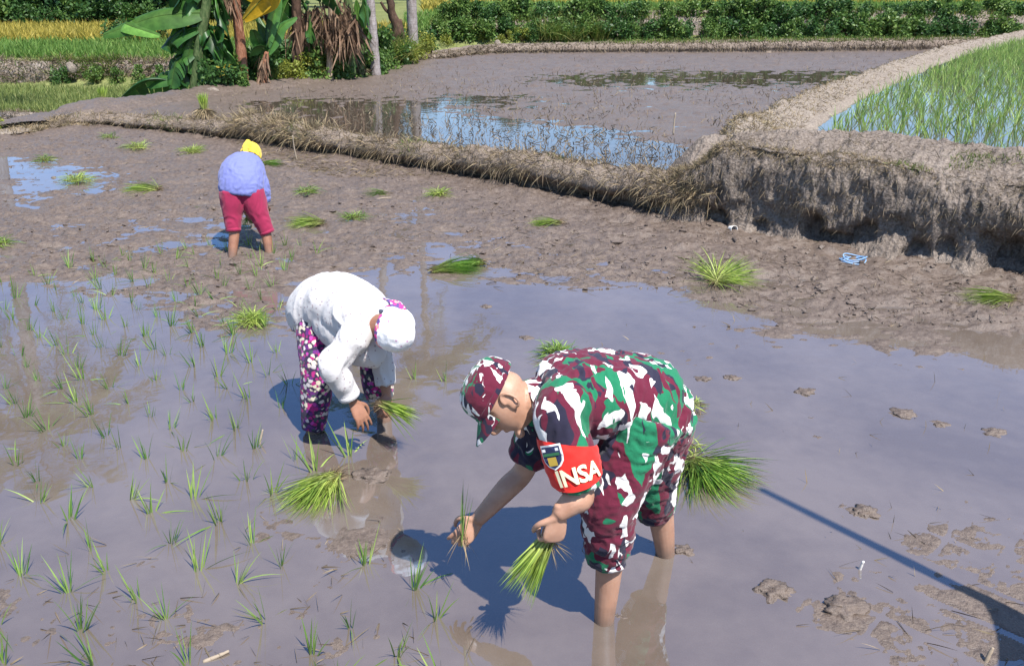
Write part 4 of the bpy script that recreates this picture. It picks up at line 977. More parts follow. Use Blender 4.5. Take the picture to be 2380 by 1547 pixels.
beard('straw_heaps_on_front_bund', VF, NF, 9000, (.35, .75), (.12, .32), (.005, .011), M['straw'], 'heaps of dry straw piled on the front bund behind the person in blue', .1, .8, hm)
beard('green_grass_on_front_bund', VF, NF, 9000, (.3, .7), (.05, .13), (.004, .008), M['bund_grass'], 'sparse green grass on the face of the front bund', -.3, .6, lambda P: .7*sst(.25, .6, n2(P[:, 0], P[:, 1], .9, 2, 33)))
beard('dead_grass_on_high_bank', VB, NB, 20000, (.16, .75), (.03, .09), (.003, .006), M['old_straw'], 'short dead grass clinging to the high bank', .5, .4, pat)
beard('straw_on_high_bank', VB, NB, 6000, (.40, .56), (.03, .10), (.003, .006), M['straw'], 'dry straw along the rim of the high bank', .2, .4, lambda P: sst(3.9, 3.2, P[:, 0]))
beard('green_grass_on_high_bank', VB, NB, 9000, (.45, .7), (.03, .09), (.003, .007), M['bund_grass'], 'small green weeds on the slope above the high bank', -.4, .6, lambda P: .8*sst(.2, .6, n2(P[:, 0], P[:, 1], 1.1, 2, 51))*sst(3.0, 3.6, P[:, 0]))
beard('dry_grass_on_right_bund', VR, NR, 12000, (.25, .8), (.03, .10), (.004, .009), M['straw'], 'short dry grass on the bund of the raised field', .1, .4)
beard('grass_on_far_bund', VFB, NFB, 9000, (.42, .8), (.08, .22), (.012, .022), M['bund_grass'], 'green grass on top of the far bund', -.9, .4, lambda P: sst(1, 6, P[:, 0])*.9)
beard('dead_grass_on_far_bund', VFB, NFB, 9000, (.2, .6), (.08, .22), (.012, .024), M['old_straw'], 'dead grass on the face of the far bund', .5, .5)
beard('dry_grass_on_left_bund', VL, NL, 5000, (.2, .85), (.05, .14), (.005, .012), M['straw'], 'dry grass on the left bund', .0, .4)

# ================================================================== far plants
def barkmat(name, c1, c2, c3, ring=14):
    k = NT(name); o = k.obj(); z = k.n('SeparateXYZ', {0: o}).outputs[2]
    a = k.noise(k.n('Mapping', {'Vector': o, 'Scale': (1, 1, .35)}).outputs[0], 16, 5, .65).outputs[0]
    r = k.math('FRACT', k.math('ADD', k.math('MULTIPLY', z, ring), k.math('MULTIPLY', a, .9)))
    c = k.mix(k.ramp(r, [(.0, (1, 1, 1)), (.2, (0, 0, 0))]), k.ramp(a, [(.3, c1), (.55, c2), (.75, c3)]), c1)
    return k.pbr(c, .85, k.bump(k.math('ADD', a, r), .5, .02), .15)
M['palm_bark'] = barkmat('pale_palm_bark', (.17, .14, .13), (.33, .29, .28), (.45, .41, .40), 9)
M['dark_bark'] = barkmat('dark_vine_bark', (.035, .022, .016), (.085, .05, .035), (.15, .095, .07), 1)
M['banana_stem'] = barkmat('green_banana_stem', (.03, .06, .02), (.09, .13, .05), (.17, .18, .09), .7)
M['dry_stem'] = barkmat('dry_banana_stem', (.14, .055, .03), (.30, .14, .085), (.42, .24, .15), .5)
M['pale_stem'] = barkmat('pale_dead_stem', (.28, .19, .12), (.45, .33, .23), (.55, .43, .32), .4)
M['banana_leaf'] = leafmat('banana_leaf', (.05, .115, .02), (.018, .085, .022), (.06, .16, .03), .42, .28, .35, .8)
M['banana_bright'] = leafmat('banana_leaf_bright', (.12, .24, .05), (.075, .21, .035), (.14, .30, .06), .42, .38, .35, .8)
M['banana_yellow'] = leafmat('yellow_banana_leaf', (.45, .33, .03), (.68, .42, .02), (.40, .30, .06), .5, .35)
M['banana_dead'] = leafmat('dead_banana_leaf', (.17, .105, .07), (.29, .19, .135), (.10, .062, .043), .85, .12, .15)
M['shrub'] = leafmat('shrub_leaf', (.05, .10, .022), (.085, .18, .038), (.17, .24, .06), .5, .3)
M['shrub_dark'] = leafmat('dark_shrub_leaf', (.025, .06, .018), (.042, .115, .028), (.085, .16, .04), .5, .25)
M['shrub_yellow'] = leafmat('yellow_green_shrub_leaf', (.10, .15, .025), (.22, .27, .04), (.32, .31, .06), .5, .35)
M['tree_leaf'] = leafmat('forest_leaf', (.015, .045, .016), (.022, .07, .026), (.045, .11, .04), .45, .22)
M['palm_leaf'] = leafmat('palm_leaflet', (.05, .10, .025), (.045, .12, .03), (.10, .17, .05), .4, .3)
M['rice_yellow'] = leafmat('ripe_rice', (.22, .25, .05), (.38, .33, .06), (.46, .36, .08), .6, .35)
M['rice_field'] = leafmat('field_rice', (.12, .17, .045), (.16, .23, .06), (.26, .28, .10), .6, .35)
M['rice_field_green'] = leafmat('green_field_rice', (.08, .14, .03), (.11, .24, .04), (.19, .28, .07), .6, .35)
M['soil_face'] = earth('bank_soil', (.07, .055, .042), (.15, .12, .097), (.28, .24, .21), 1.2, .95, .8, 14, .1, .06)

def foliage(n, rx, ry, rz, leaf, seed=0, lumps=9, cz=0.0, aspect=.6):
    """leaf quads through lumpy volumes"""
    r = np.random.default_rng(seed)
    C = r.normal(0, .5, (lumps, 3)); C /= np.maximum(1, np.linalg.norm(C, axis=1))[:, None]
    rad = r.uniform(.28, .55, lumps); i = r.integers(0, lumps, n)
    d = r.normal(size=(n, 3)); d /= np.linalg.norm(d, axis=1)[:, None]
    P = C[i]+d*(rad[i]*r.random(n)**.35)[:, None]
    P = P*np.array((rx, ry, rz)); P[:, 2] += cz
    ax = d*.6+r.normal(0, .6, (n, 3)); ax[:, 2] -= .2; ax /= np.linalg.norm(ax, axis=1)[:, None]
    sd_ = np.cross(ax, r.normal(size=(n, 3))); sd_ /= np.linalg.norm(sd_, axis=1)[:, None]
    L = leaf*r.uniform(.6, 1.3, n)[:, None]; W = L*aspect*.5
    V = np.stack([P, P+ax*L*.45+sd_*W, P+ax*L, P+ax*L*.45-sd_*W], 1).reshape(-1, 3)
    F = np.arange(n*4).reshape(n, 4); rr = np.clip(r.random(n)*.7+.3*r.random(lumps)[i], 0, 1)
    return V, F, np.tile([0, .5, 1, .5], n), np.repeat(rr, 4)
def foliage_mesh(name, mat, *a, **k):
    V, F, t, r = foliage(*a, **k); m = mesh_np(name, V, F, True, {'t': t, 'r': r}); m.materials.append(mat); return m
def stems_mesh(h, n, r, mat, spread=.3, seed=0):
    q = np.random.default_rng(seed); parts = []
    for _ in range(n):
        a = q.uniform(0, 6.28); e = np.array((math.cos(a)*spread*q.random(), math.sin(a)*spread*q.random(), h))
        parts.append(loft([np.zeros(3)+e*[.1, .1, 0], e*[.4, .4, .5], e], [r, r*.8, r*.4], (1, .3, 0), 6))
    V, F = merge(parts); m = mesh_np('stem', V, F); m.materials.append(mat); return m

# shrubs: a few shapes, many individuals
SH = {}
for key, mat in (('g', 'shrub'), ('d', 'shrub_dark'), ('y', 'shrub_yellow')):
    SH[key] = [(foliage_mesh('foliage', M[mat], 900, .55, .5, .5, .13 if key != 'y' else .09, s+ord(key), 10, .42), stems_mesh(.55, 5, .02, M['dark_bark'], .5, s)) for s in range(3)]
def tallgrass(seed, n=420):
    q = np.random.default_rng(seed); b = np.c_[q.normal(0, .2, (n, 2)), np.zeros(n)]
    m = blade_mesh('leaves', b, rdir(n, .75, 1.5), q.uniform(.5, 1.25, n), q.uniform(.012, .022, n), q.uniform(.1, .5, n), 4); m.materials.append(M['bund_grass']); return m
TG = [tallgrass(5), tallgrass(6)]
def shrub(kind, u, v, Y, size, label, group, zz=None):
    x = (u-CX)/FPX*(Y*CP+(CAMH-.5)*SP); z = land1(x, Y) if zz is None else zz
    t = thing('shrub' if kind != 't' else 'tall_grass_clump', label, 'shrub' if kind != 't' else 'grass', (x, Y, z-.03), group)
    t.rotation_euler[2] = RNG.uniform(0, 6.28); t.scale = (size, size*RNG.uniform(.8, 1.1), size*RNG.uniform(.8, 1.15))
    if kind == 't': obj('leaves', TG[int(RNG.integers(2))], None, t)
    else:
        f, s = SH[kind][int(RNG.integers(3))]; obj('foliage', f, None, t); obj('stem', s, None, t)
    return t

# ---- right background: bank face, shrubs along it, fields above
BKX = np.array([(1000, 36.6), (1250, 36.9), (1500, 37.1), (1800, 37.1), (2100, 36.9), (2500, 36.2), (3000, 35.6)])
def px2x(u, Y, z=1.0): return (u-CX)/FPX*(Y*CP+(CAMH-z)*SP)
path = [(px2x(u, Y), Y) for u, Y in BKX]
def prof_k(h): return [(-.3, .2), (0, .45), (.15, .45+h*.4), (.3, .45+h*.8), (.8, .45+h), (1.8, .5+h), (3, .3)]
VK, NK = sweep('back_bank', path, [prof_k(h) for h in (.55, .85, .98, 1.0, 1.0, 1.0, 1.0)], M['soil_face'], 260, .12, .8)
NK = outward(VK, NK, 0)
beard('grass_on_back_bank', VK, NK, 12000, (.3, .95), (.15, .4), (.015, .03), M['bund_grass'], 'grass covering the top of the bank behind the far bund', -.9, .5)
i = 0
for u in range(1030, 2500, 22):
    if 1385 < u < 1420 or 1495 < u < 1535 or 1600 < u < 1625: continue
    for lev in (0, 1):
        if lev == 1 and RNG.random() < .2: continue
        kd = 'g' if RNG.random() < .55 else 'd'
        Y = 36.6+.9*lev+RNG.uniform(-.2, .3); z = .42+.75*lev
        shrub(kd, u+RNG.uniform(-12, 12), 0, Y, RNG.uniform(.7, 1.15), 'green shrub at the %s of the far bank %s' % (('foot', 'top')[lev], *[w for w, lim in (('towards the palms', 1450), ('in the middle stretch', 1950), ('towards the right bund', 9999)) if u < lim][:1]), 'shrubs on the %s of the back bank' % ('foot', 'top')[lev], z)
for u in (1270, 1300, 1335, 1390): shrub('t', u, 0, 36.5, RNG.uniform(.9, 1.2), 'tall grass clump on the bank behind the far bund', 'tall grass on the back bank', .5)
for u, s in ((1040, .7), (1090, .6), (1130, .75), (1170, .6), (1215, .7)): shrub('y', u, 0, 36.2+RNG.uniform(-.5, .5), s, 'yellowish shrub at the left end of the back bank', 'yellowish shrubs on the back bank', .35)
def field_stuff(name, x0, x1, y0, y1, n, L, W, mat, label, zf=None, f=None):
    y = np.sqrt(RNG.uniform(y0*y0, y1*y1, n)) if False else y0+(y1-y0)*RNG.random(n)**1.3
    x = RNG.uniform(x0, x1, n)*y
    if f is not None: k = f(x, y); x, y = x[k], y[k]
    z = land(x, y)-.02; n = len(x)
    return stuff(name, blade_mesh(name, np.stack([x, y, z], 1), rdir(n, .9, 1.5), RNG.uniform(*L, n), RNG.uniform(*W, n), RNG.uniform(0, .3, n), 2), mat, label, 'rice')
field_stuff('grass_field', -.12, .75, 38.6, 62, 26000, (.2, .5), (.03, .06), M['rice_field_green'], 'green grassy field above the back bank')
field_stuff('ripe_rice_field', -.10, .75, 62, 120, 20000, (.5, .9), (.06, .14), M['rice_yellow'], 'yellow ripe rice field far behind the back bank')
# ---- left background fields
notbank = lambda x, y: x < np.interp(y, BL[:, 1], BL[:, 0])-1.9
field_stuff('grass_verge', -.75, -.1, 15.6, 18.2, 9000, (.06, .2), (.008, .018), M['rice_field'], 'short grass beyond the left bund', f=notbank)
field_stuff('rice_field_near', -.8, -.1, 19.0, 24.4, 22000, (.14, .32), (.010, .022), M['rice_field'], 'pale green rice field left of the banana plants', f=notbank)
field_stuff('rice_field_middle', -.8, -.12, 26.8, 34.5, 20000, (.2, .42), (.018, .04), M['rice_field_green'], 'green rice field on the upper terrace at left', f=notbank)
field_stuff('ripe_rice_field', -.8, -.12, 35, 44.5, 22000, (.35, .6), (.03, .06), M['rice_yellow'], 'yellow ripe rice field in front of the dark trees')
# terrace faces
def face_line(pts, h, name, seed):
    pth = [(px2x(u, Y, 0), Y) for u, Y in pts]
    V, N = sweep(name, pth, [[(-.2, h[0]-.1), (0, h[0]+.1), (.06, (h[0]+h[1])/2), (.2, h[1]-.03), (.5, h[1]+.02), (1.2, h[1]-.15)]]*len(pth), M['soil_face'], 200, .07, 1.4); return V, outward(V, N, 0)
V1, N1 = face_line([(-700, 18.2), (-300, 18.3), (0, 18.35), (250, 18.5), (420, 18.9)], (-.35, -.18), 'terrace_edge', 1)
V2, N2 = face_line([(-700, 25), (-300, 25.1), (0, 25.0), (250, 25.3), (420, 25.4), (700, 26)], (-.22, .42), 'terrace_edge', 2)
beard('weeds_on_terrace', V2, N2, 9000, (.25, .9), (.12, .38), (.012, .025), M['bund_grass'], 'weeds on the brown terrace face at left', -.6, .6, lambda P: .15+sst(-.2, .4, n2(P[:, 0], P[:, 1], .6, 2, 9)))
beard('dead_weeds_on_terrace', V2, N2, 6000, (.2, .9), (.1, .3), (.012, .025), M['old_straw'], 'dead grass on the brown terrace face at left', .1, .6)
beard('grass_on_low_terrace', V1, N1, 5000, (.3, .95), (.05, .16), (.008, .015), M['old_straw'], 'dry grass along the low terrace edge at left', -.3, .5)
for u in (130, 215, 262, 320, 365, 395): shrub('g' if u > 200 else 'd', u, 0, 24.9, RNG.uniform(.35, .55), 'low leafy shrub against the brown terrace face', 'shrubs on the left terrace', -.1)
for u in (270, 300, 335, 372): shrub('d', u, 0, 35.2, .8, 'dark bush at the edge of the yellow rice field', 'bushes by the yellow rice field', .55)
for u, Y, s in ((5, 14.95, .42), (-28, 14.7, .5), (100, 15.6, .32), (135, 15.75, .36), (60, 15.8, .28), (160, 16.2, .3)): shrub('y', u, 0, Y, s, 'small yellow-green weed on the left bund', 'weeds on the left bund', -.12)

# ---- trees of the far wood
def limb_tree(seed, h, cr, mat, leaf=.42, n=2600):
    q = np.random.default_rng(seed); parts = [loft([(0, 0, 0), (q.normal(0, .1), q.normal(0, .1), h*.35), (q.normal(0, .3), q.normal(0, .3), h*.75)], [h*.025, h*.019, h*.008], (1, .2, 0), 9)]
    for j in range(7):
        z0 = h*q.uniform(.3, .65); a = q.uniform(0, 6.28); r = cr*q.uniform(.5, .9)
        parts.append(loft([(0, 0, z0), (math.cos(a)*r*.5, math.sin(a)*r*.5, z0+h*.10), (math.cos(a)*r, math.sin(a)*r, z0+h*.22)], [h*.010, h*.007, h*.003], (0, .2, 1), 6))
    V, F = merge(parts); tm = mesh_np('trunk', V, F); tm.materials.append(M['dark_bark'])
    return tm, foliage_mesh('crown', M[mat], n, cr, cr, h*.40, leaf, seed+100, 16, h*.58)
TR = [limb_tree(s, 7.5, 2.6, 'tree_leaf') for s in range(4)]
def tree(x, y, s, label, group, v=None):
    t = thing('tree', label, 'tree', (x, y, land1(x, y)-.05), group); t.rotation_euler[2] = RNG.uniform(0, 6.28); t.scale = (s, s, s*RNG.uniform(.9, 1.15))
    a, b = TR[int(RNG.integers(4)) if v is None else v]; obj('trunk', a, None, t); obj('crown', b, None, t)
for i, u in enumerate(np.linspace(-420, 620, 24)):
    for row in (0, 1):
        Y = 47+row*4.5+RNG.uniform(-.8, .8); tree(px2x(u+row*22+RNG.uniform(-12, 12), Y), Y, RNG.uniform(.58, .72), 'dark leafy tree in the wood behind the yellow rice field at left', 'trees of the left wood')
for i, u in enumerate(np.linspace(-420, 560, 30)): shrub('d' if i % 3 else 'g', u, 0, 45.2+RNG.uniform(-.3, .3), RNG.uniform(1.1, 1.9), 'dark undergrowth bush at the foot of the left wood', 'bushes of the left wood')
for u, Y, s in ((760, 75, 1.3), (860, 90, 1.5), (1010, 118, 1.4), (1130, 112, 1.75), (1190, 116, 1.5), (1380, 122, 1.5), (1620, 118, 1.35), (1760, 125, 1.2), (1950, 118, 1.5), (2090, 120, 1.3), (2260, 116, 1.4), (2420, 122, 1.5), (2600, 118, 1.4), (690, 60, 1.25), (640, 56, 1.2)):
    tree(px2x(u, Y, 2), Y, s, 'tree standing far off beyond the yellow field', 'far trees')

# ---- banana plants
def bleaf(p0, path, width, mat, parent, name='leaf', tear=.0, seed=0, fold=.25, nx=7, ny=22):
    """blade along a midrib path, each half cut into strips where it is torn"""
    q = np.random.default_rng(seed); C = catmull(np.asarray(path, float), ny); T = np.gradient(C, axis=0); T /= np.linalg.norm(T, axis=1)[:, None]
    t = np.linspace(0, 1, ny); wt = width*np.clip(np.sin(np.pi*np.clip(t*.93+.05, 0, 1))**.55, .02, 1)
    S_ = np.cross(T, (0.05, 0.1, 1.0)); S_ /= np.linalg.norm(S_, axis=1)[:, None]+1e-9; Nn = np.cross(S_, T)
    ro = q.uniform(.55, 1.15)*(1 if q.random() < .5 else -1); S_, Nn = S_*math.cos(ro)+Nn*math.sin(ro), Nn*math.cos(ro)-S_*math.sin(ro)
    V, F, A, B = [], [], [], []; n = 0
    for sgn in (-1, 1):
        i = 0
        while i < ny-1:
            L = int(q.integers(2, 5)) if tear > 0 and q.random() < tear*1.5 else ny
            j = min(ny-1, i+L); droop = fold+(q.uniform(.1, .9)*tear if tear else 0); rv = q.random()
            cs = np.linspace(0, 1, nx); rows = []
            for m in range(i, j+1):
                sh = 0 if not (m == j and j < ny-1 and tear) else -.18
                w_ = wt[m]*cs[:, None]; rows.append(C[m]+T[m]*sh*w_*.6+sgn*S_[m]*w_*(1-.35*droop*cs[:, None])-np.array((0, 0, 1.0))*(w_*droop*cs[:, None])+Nn[m]*w_*.12*(1-cs[:, None]))
            V.append(np.concatenate(rows)); F.append(gridfaces(len(rows), nx)+n); k_ = len(rows)*nx; n += k_
            A.append(np.tile(cs, len(rows))*.6+.2); B.append(np.full(k_, rv)); i = j
    V = np.concatenate(V)-np.array(parent.location)
    o = obj(name, mesh_np(name, V, np.concatenate(F), True, {'t': np.concatenate(A), 'r': np.concatenate(B)}), M[mat], parent)
    Vr, Fr = loft(C, np.linspace(.02, .005, ny), (1, .2, 0), 6, n=ny); obj('midrib', mesh_np('midrib', Vr-np.array(parent.location), Fr), M['banana_bright'] if 'dead' not in mat else M['dry_stem'], o)
    return o
def stem(parent, pts, rad, mat, name='pseudostem'):
    V, F = loft(pts, rad, (1, .3, 0), 14, n=22); V = V+0.012*np.c_[noise3(V*6), noise3(V*6+9), np.zeros(len(V))]
    return obj(name, mesh_np(name, V-np.array(parent.location), F), M[mat], parent)
def hang(parent, pts, n, L, mat, w_=(.02, .06), name='dead_leaf', spread=.12):
    P = catmull(np.asarray(pts, float), n)+RNG.normal(0, spread*.5, (n, 3)); d = np.c_[RNG.normal(0, .35, (n, 2)), -np.ones(n)]
    m = blade_mesh(name, P-np.array(parent.location), d, RNG.uniform(*L, n), RNG.uniform(*w_, n), 0.05, 4); return obj(name, m, M[mat], parent)
def A(u, v, Y): return at(u, v, Y)
YB = 20.6
b1 = thing('banana_plant', 'dense dark green banana clump with big arching leaves at the left of the group', 'banana plant', A(450, 222, YB))
for (u0, u1, u2), Y, r in (((450, 462, 480), YB, .15), ((405, 425, 470), YB+.3, .10), ((480, 500, 520), YB+.35, .11)):
    stem(b1, [A(u0, 222, Y)-(0, 0, .2), A(u1, 120, Y), A(u2, 10, Y), A(u2+4, -60, Y)], [r, r*.85, r*.7, r*.4], 'banana_stem')
LV = [([(478, 30), (420, 32), (350, 42), (240, 82)], .33, 'banana_bright', 0, -.3), ([(480, 40), (420, 38), (330, 50), (292, 55), (372, 84)][2:], .20, 'banana_bright', 0, -.5),
      ([(470, 60), (420, 75), (395, 100), (400, 140)], .30, 'banana_leaf', .4, -.2), ([(455, 120), (420, 135), (405, 160), (398, 205)], .30, 'banana_leaf', .8, -.3), ([(455, 130), (470, 150), (490, 165), (505, 200)], .26, 'banana_leaf', .8, -.4),
      ([(420, 200), (370, 188), (330, 196), (268, 246)], .30, 'banana_leaf', .5, -.5), ([(430, 170), (400, 172), (372, 180), (340, 200)], .24, 'banana_leaf', .4, -.2), ([(500, 20), (520, 40), (530, 80), (535, 130)], .30, 'banana_leaf', .6, .2),
      ([(490, -20), (460, -40), (420, -20), (410, 60)], .32, 'banana_leaf', .5, .3), ([(480, 0), (500, -40), (540, -50), (580, 10)], .32, 'banana_leaf', .5, .4), ([(470, 0), (440, -60), (380, -80), (330, -60)], .35, 'banana_leaf', .3, .2),
      ([(490, 60), (505, 70), (515, 100), (520, 150)], .26, 'banana_leaf', .7, .1), ([(440, 150), (430, 170), (425, 195), (430, 225)], .26, 'banana_leaf', .6, -.2), ([(470, 80), (450, 90), (440, 120), (436, 170)], .30, 'banana_leaf', .7, -.15),
      ([(500, 110), (520, 118), (535, 140), (540, 185)], .24, 'banana_leaf', .6, .0), ([(460, 150), (480, 160), (505, 158), (522, 180)], .16, 'banana_yellow', .6, -.35)]
for i, (pp, w_, mt, te, dy) in enumerate(LV):
    pts = [A(u, v, YB+dy*(j/(len(pp)-1))) for j, (u, v) in enumerate(pp)]; bleaf(None, pts, w_, mt, b1, tear=te, seed=i)
for i in range(16):
    u0 = RNG.uniform(425, 520); v0 = RNG.uniform(-10, 150); du = RNG.uniform(-55, 45)
    bleaf(None, [A(u0, v0, YB+.2), A(u0+du*.4, v0-8, YB+.1), A(u0+du*.8, v0+18, YB-.05), A(u0+du, v0+RNG.uniform(45, 75), YB-.1)], .22, 'banana_leaf', b1, tear=.5, seed=200+i)
hang(b1, [A(485, 170, YB-.2), A(492, 190, YB-.2), A(498, 215, YB-.2)], 60, (.15, .5), 'banana_dead')
b2 = thing('banana_plant', 'tall reddish brown dry banana stem with a torn sheath at its foot', 'banana plant', A(562, 208, YB+.3)); Y = YB+.3
stem(b2, [A(566, 212, Y)-(0, 0, .1), A(560, 120, Y), A(552, 40, Y), A(544, -60, Y)], [.135, .125, .115, .09], 'dry_stem')
hang(b2, [A(544, -20, Y-.1), A(530, 0, Y-.1)], 40, (.3, .7), 'banana_dead', name='dead_leaf')
hang(b2, [A(562, 170, Y-.14), A(568, 205, Y-.14)], 40, (.1, .3), 'banana_dead', name='torn_sheath')
for i, (pp, mt, w_) in enumerate([([(560, -30), (590, -30), (620, -20), (566, 46)], 'banana_yellow', .3), ([(548, -50), (500, -70), (450, -50), (430, 0)], 'banana_leaf', .33), ([(548, -60), (600, -90), (660, -80), (700, -30)], 'banana_leaf', .33), ([(552, 140), (540, 142), (528, 150), (520, 160)], 'banana_yellow', .1)]):
    bleaf(None, [A(u, v, Y-.2*j) for j, (u, v) in enumerate(pp)], w_, mt, b2, tear=.5, seed=40+i)
bleaf(None, [A(655, -25, Y-.1), A(635, -8, Y-.2), A(605, 10, Y-.25), A(566, 44, Y-.3)], .26, 'banana_yellow', b2, name='yellow_leaf', tear=.6, seed=48)
b3 = thing('banana_plant', 'small banana plant with shaggy brown base and upright green leaves', 'banana plant', A(608, 204, YB+.4)); Y = YB+.4
stem(b3, [A(604, 208, Y)-(0, 0, .1), A(614, 160, Y), A(620, 120, Y)], [.13, .10, .05], 'dry_stem')
hang(b3, [A(616, 130, Y-.05), A(608, 165, Y-.08), A(604, 195, Y-.1)], 110, (.15, .4), 'banana_dead')
for i, pp in enumerate([[(620, 125), (618, 100), (612, 70), (600, 40)], [(620, 125), (600, 95), (590, 75), (582, 70)], [(622, 125), (640, 90), (655, 60), (690, 40)], [(620, 120), (606, 110), (590, 115), (580, 130)], [(622, 110), (630, 60), (640, 20), (650, -20)]]):
    bleaf(None, [A(u, v, Y+.1*j*(-1)**i) for j, (u, v) in enumerate(pp)], .17, 'banana_leaf', b3, tear=.3, seed=60+i)
b4 = thing('banana_plant', 'banana plant with curtains of dead brown leaves over a pale stem', 'banana plant', A(765, 190, YB+2.0)); Y = YB+2.0
stem(b4, [A(766, 192, Y)-(0, 0, .1), A(766, 140, Y), A(768, 90, Y), A(775, 0, Y), A(780, -60, Y)], [.085, .08, .075, .12, .10], 'pale_stem')
stem(b4, [A(692, 180, Y-.2)-(0, 0, .1), A(692, 100, Y-.2), A(688, 0, Y-.2), A(684, -60, Y-.2)], [.16, .14, .12, .1], 'dark_bark')
stem(b4, [A(815, 150, Y+.6)-(0, 0, .3), A(812, 60, Y+.6), A(806, -40, Y+.6)], [.13, .12, .1], 'banana_stem')
for pp, n, L in (([(700, 20), (740, 30), (770, 60), (790, 30), (815, 20)], 200, (.25, .75)), ([(690, 40), (700, 60), (712, 40)], 90, (.3, .9)), ([(790, 40), (805, 60), (822, 60)], 150, (.4, .95)), ([(725, 40), (750, 60), (765, 90)], 100, (.2, .5)), ([(770, 70), (790, 90), (800, 100)], 80, (.2, .6))):
    hang(b4, [A(u, v, Y-.1) for u, v in pp], n, L, 'banana_dead', (.02, .07), spread=.28)
hang(b4, [A(752, 165, Y-.1), A(760, 182, Y-.1)], 25, (.1, .25), 'pale_stem' if False else 'banana_dead', name='torn_sheath')
for i, (pp, w_) in enumerate([([(690, -30), (720, -40), (760, -20), (790, 30)], .3), ([(684, -40), (640, -60), (600, -40), (580, 20)], .3), ([(690, -20), (670, 0), (655, 40), (650, 80)], .28), ([(806, -20), (830, -30), (850, 0), (858, 60)], .28), ([(806, -30), (780, -60), (740, -50), (720, -10)], .3), ([(780, -50), (820, -90), (880, -90), (910, -40)], .33), ([(700, 0), (715, 20), (722, 60), (720, 100)], .25)]):
    bleaf(None, [A(u, v, Y-.15*j) for j, (u, v) in enumerate(pp)], w_, 'banana_leaf', b4, tear=.6, seed=80+i)
b5 = thing('banana_plant', 'young bright green banana plant between the dead leaves and the first palm', 'banana plant', A(842, 165, YB+2.8)); Y = YB+2.8
stem(b5, [A(838, 168, Y)-(0, 0, .1), A(842, 120, Y), A(846, 80, Y)], [.09, .07, .04], 'banana_stem')
for i, pp in enumerate([[(846, 90), (838, 60), (832, 30), (828, 0)], [(846, 95), (856, 70), (858, 90), (860, 125)], [(844, 100), (832, 90), (824, 105), (822, 140)], [(842, 120), (836, 118), (826, 130), (820, 158)], [(846, 85), (850, 40), (846, 10), (848, -20)]]):
    bleaf(None, [A(u, v, Y-.08*j) for j, (u, v) in enumerate(pp)], .2, 'banana_bright' if i < 2 else 'banana_leaf', b5, tear=.3, seed=100+i)

# ---- coconut palms
def palm(u, v, Y, h, lean, r, label, base=None, fronds=16):
    p = A(u, v, Y) if base is None else np.array(base, float); t = thing('coconut_palm', label, 'palm tree', p)
    pts = [(0, 0, -.2), (lean[0]*.25, lean[1]*.25, h*.3), (lean[0]*.6, lean[1]*.6, h*.65), (lean[0], lean[1], h)]
    V, F = loft(pts, [r*1.25, r, r*.9, r*.75], (1, .2, 0), 16, n=60); rr = 1+.05*np.sin(np.linspace(0, h*55, 60)).repeat(16); C = np.repeat(catmull(np.array(pts), 60), 16, 0); V = C+(V-C)*rr[:, None]
    obj('trunk', mesh_np('trunk', V, F), M['palm_bark'], t); top = np.array(pts[-1])
    for k_ in range(fronds):
        a = k_*2.4+RNG.uniform(-.2, .2); e = RNG.uniform(-.25, 1.1); L = RNG.uniform(2.6, 3.4); s = np.linspace(0, 1, 26)
        d = np.array((math.cos(a)*math.cos(e), math.sin(a)*math.cos(e), math.sin(e))); Pm = top+np.outer(s, d)*L-np.outer(s**2, (0, 0, 1))*L*(.35+.25*math.cos(e))
        T = np.gradient(Pm, axis=0); T /= np.linalg.norm(T, axis=1)[:, None]; sd_ = nrm(np.cross(d, (0, 0, 1.0)))
        b = np.repeat(Pm[2:], 2, 0); sg = np.tile((-1, 1), 24)[:, None]; dd = sd_*sg*.9+np.repeat(T[2:], 2, 0)*.7+RNG.normal(0, .08, (48, 3)); dd[:, 2] -= .35
        Lf = np.repeat(.75*np.sin(np.pi*(s[2:]*.85+.12)), 2)
        S1 = blades(b, dd, Lf, .05, .25, 2); rach = blades([top], [d], [.01], [.01], [0], 2)
        o = obj('frond', bmesh_of('frond', S1), M['palm_leaf'], t); Vr, Fr = loft(Pm, np.linspace(.03, .008, 26), (1, .3, .1), 5, n=26); obj('midrib', mesh_np('midrib', Vr, Fr), M['shrub_yellow'], o)
    return t
palm(873, 166, YB+3.2, 9.0, (-.25, 0), .115, 'pale coconut palm trunk just right of the banana plants')
palm(960, 104, 29.5, 10.5, (.05, 0), .145, 'grey coconut palm trunk standing alone above the corner of the back field')
palm(0, 0, 0, 7.2, (-.7, .3), .155, 'coconut palm trunk cut by the left picture edge', (-10.05, 16.6, -.3), 20)
vt = thing('vine_covered_tree', 'dark crooked tree trunk covered in vines between the two palms', 'tree', A(925, 132, 28))
Y = 28
V, F = loft([A(930, 136, Y), A(920, 100, Y), A(924, 70, Y), A(912, 30, Y), A(905, 0, Y), A(890, -60, Y), A(880, -160, Y)], [.2, .17, .16, .13, .12, .10, .06], (1, .3, 0), 12, n=50); V += .05*np.c_[noise3(V*4), noise3(V*4+5), noise3(V*4+11)]
obj('trunk', mesh_np('trunk', V-np.array(vt.location), F), M['dark_bark'], vt)
V, F = loft([A(918, 40, Y), A(898, 25, Y), A(885, 5, Y)], [.06, .05, .04], (1, .3, 0), 8, n=16); obj('branch', mesh_np('branch', V-np.array(vt.location), F), M['dark_bark'], vt)
V, F = loft([A(930, 125, Y+.2), A(934, 90, Y+.2), A(930, 45, Y+.2)], [.12, .10, .05], (1, .3, 0), 8, n=16); obj('branch', mesh_np('branch', V-np.array(vt.location), F), M['dark_bark'], vt)
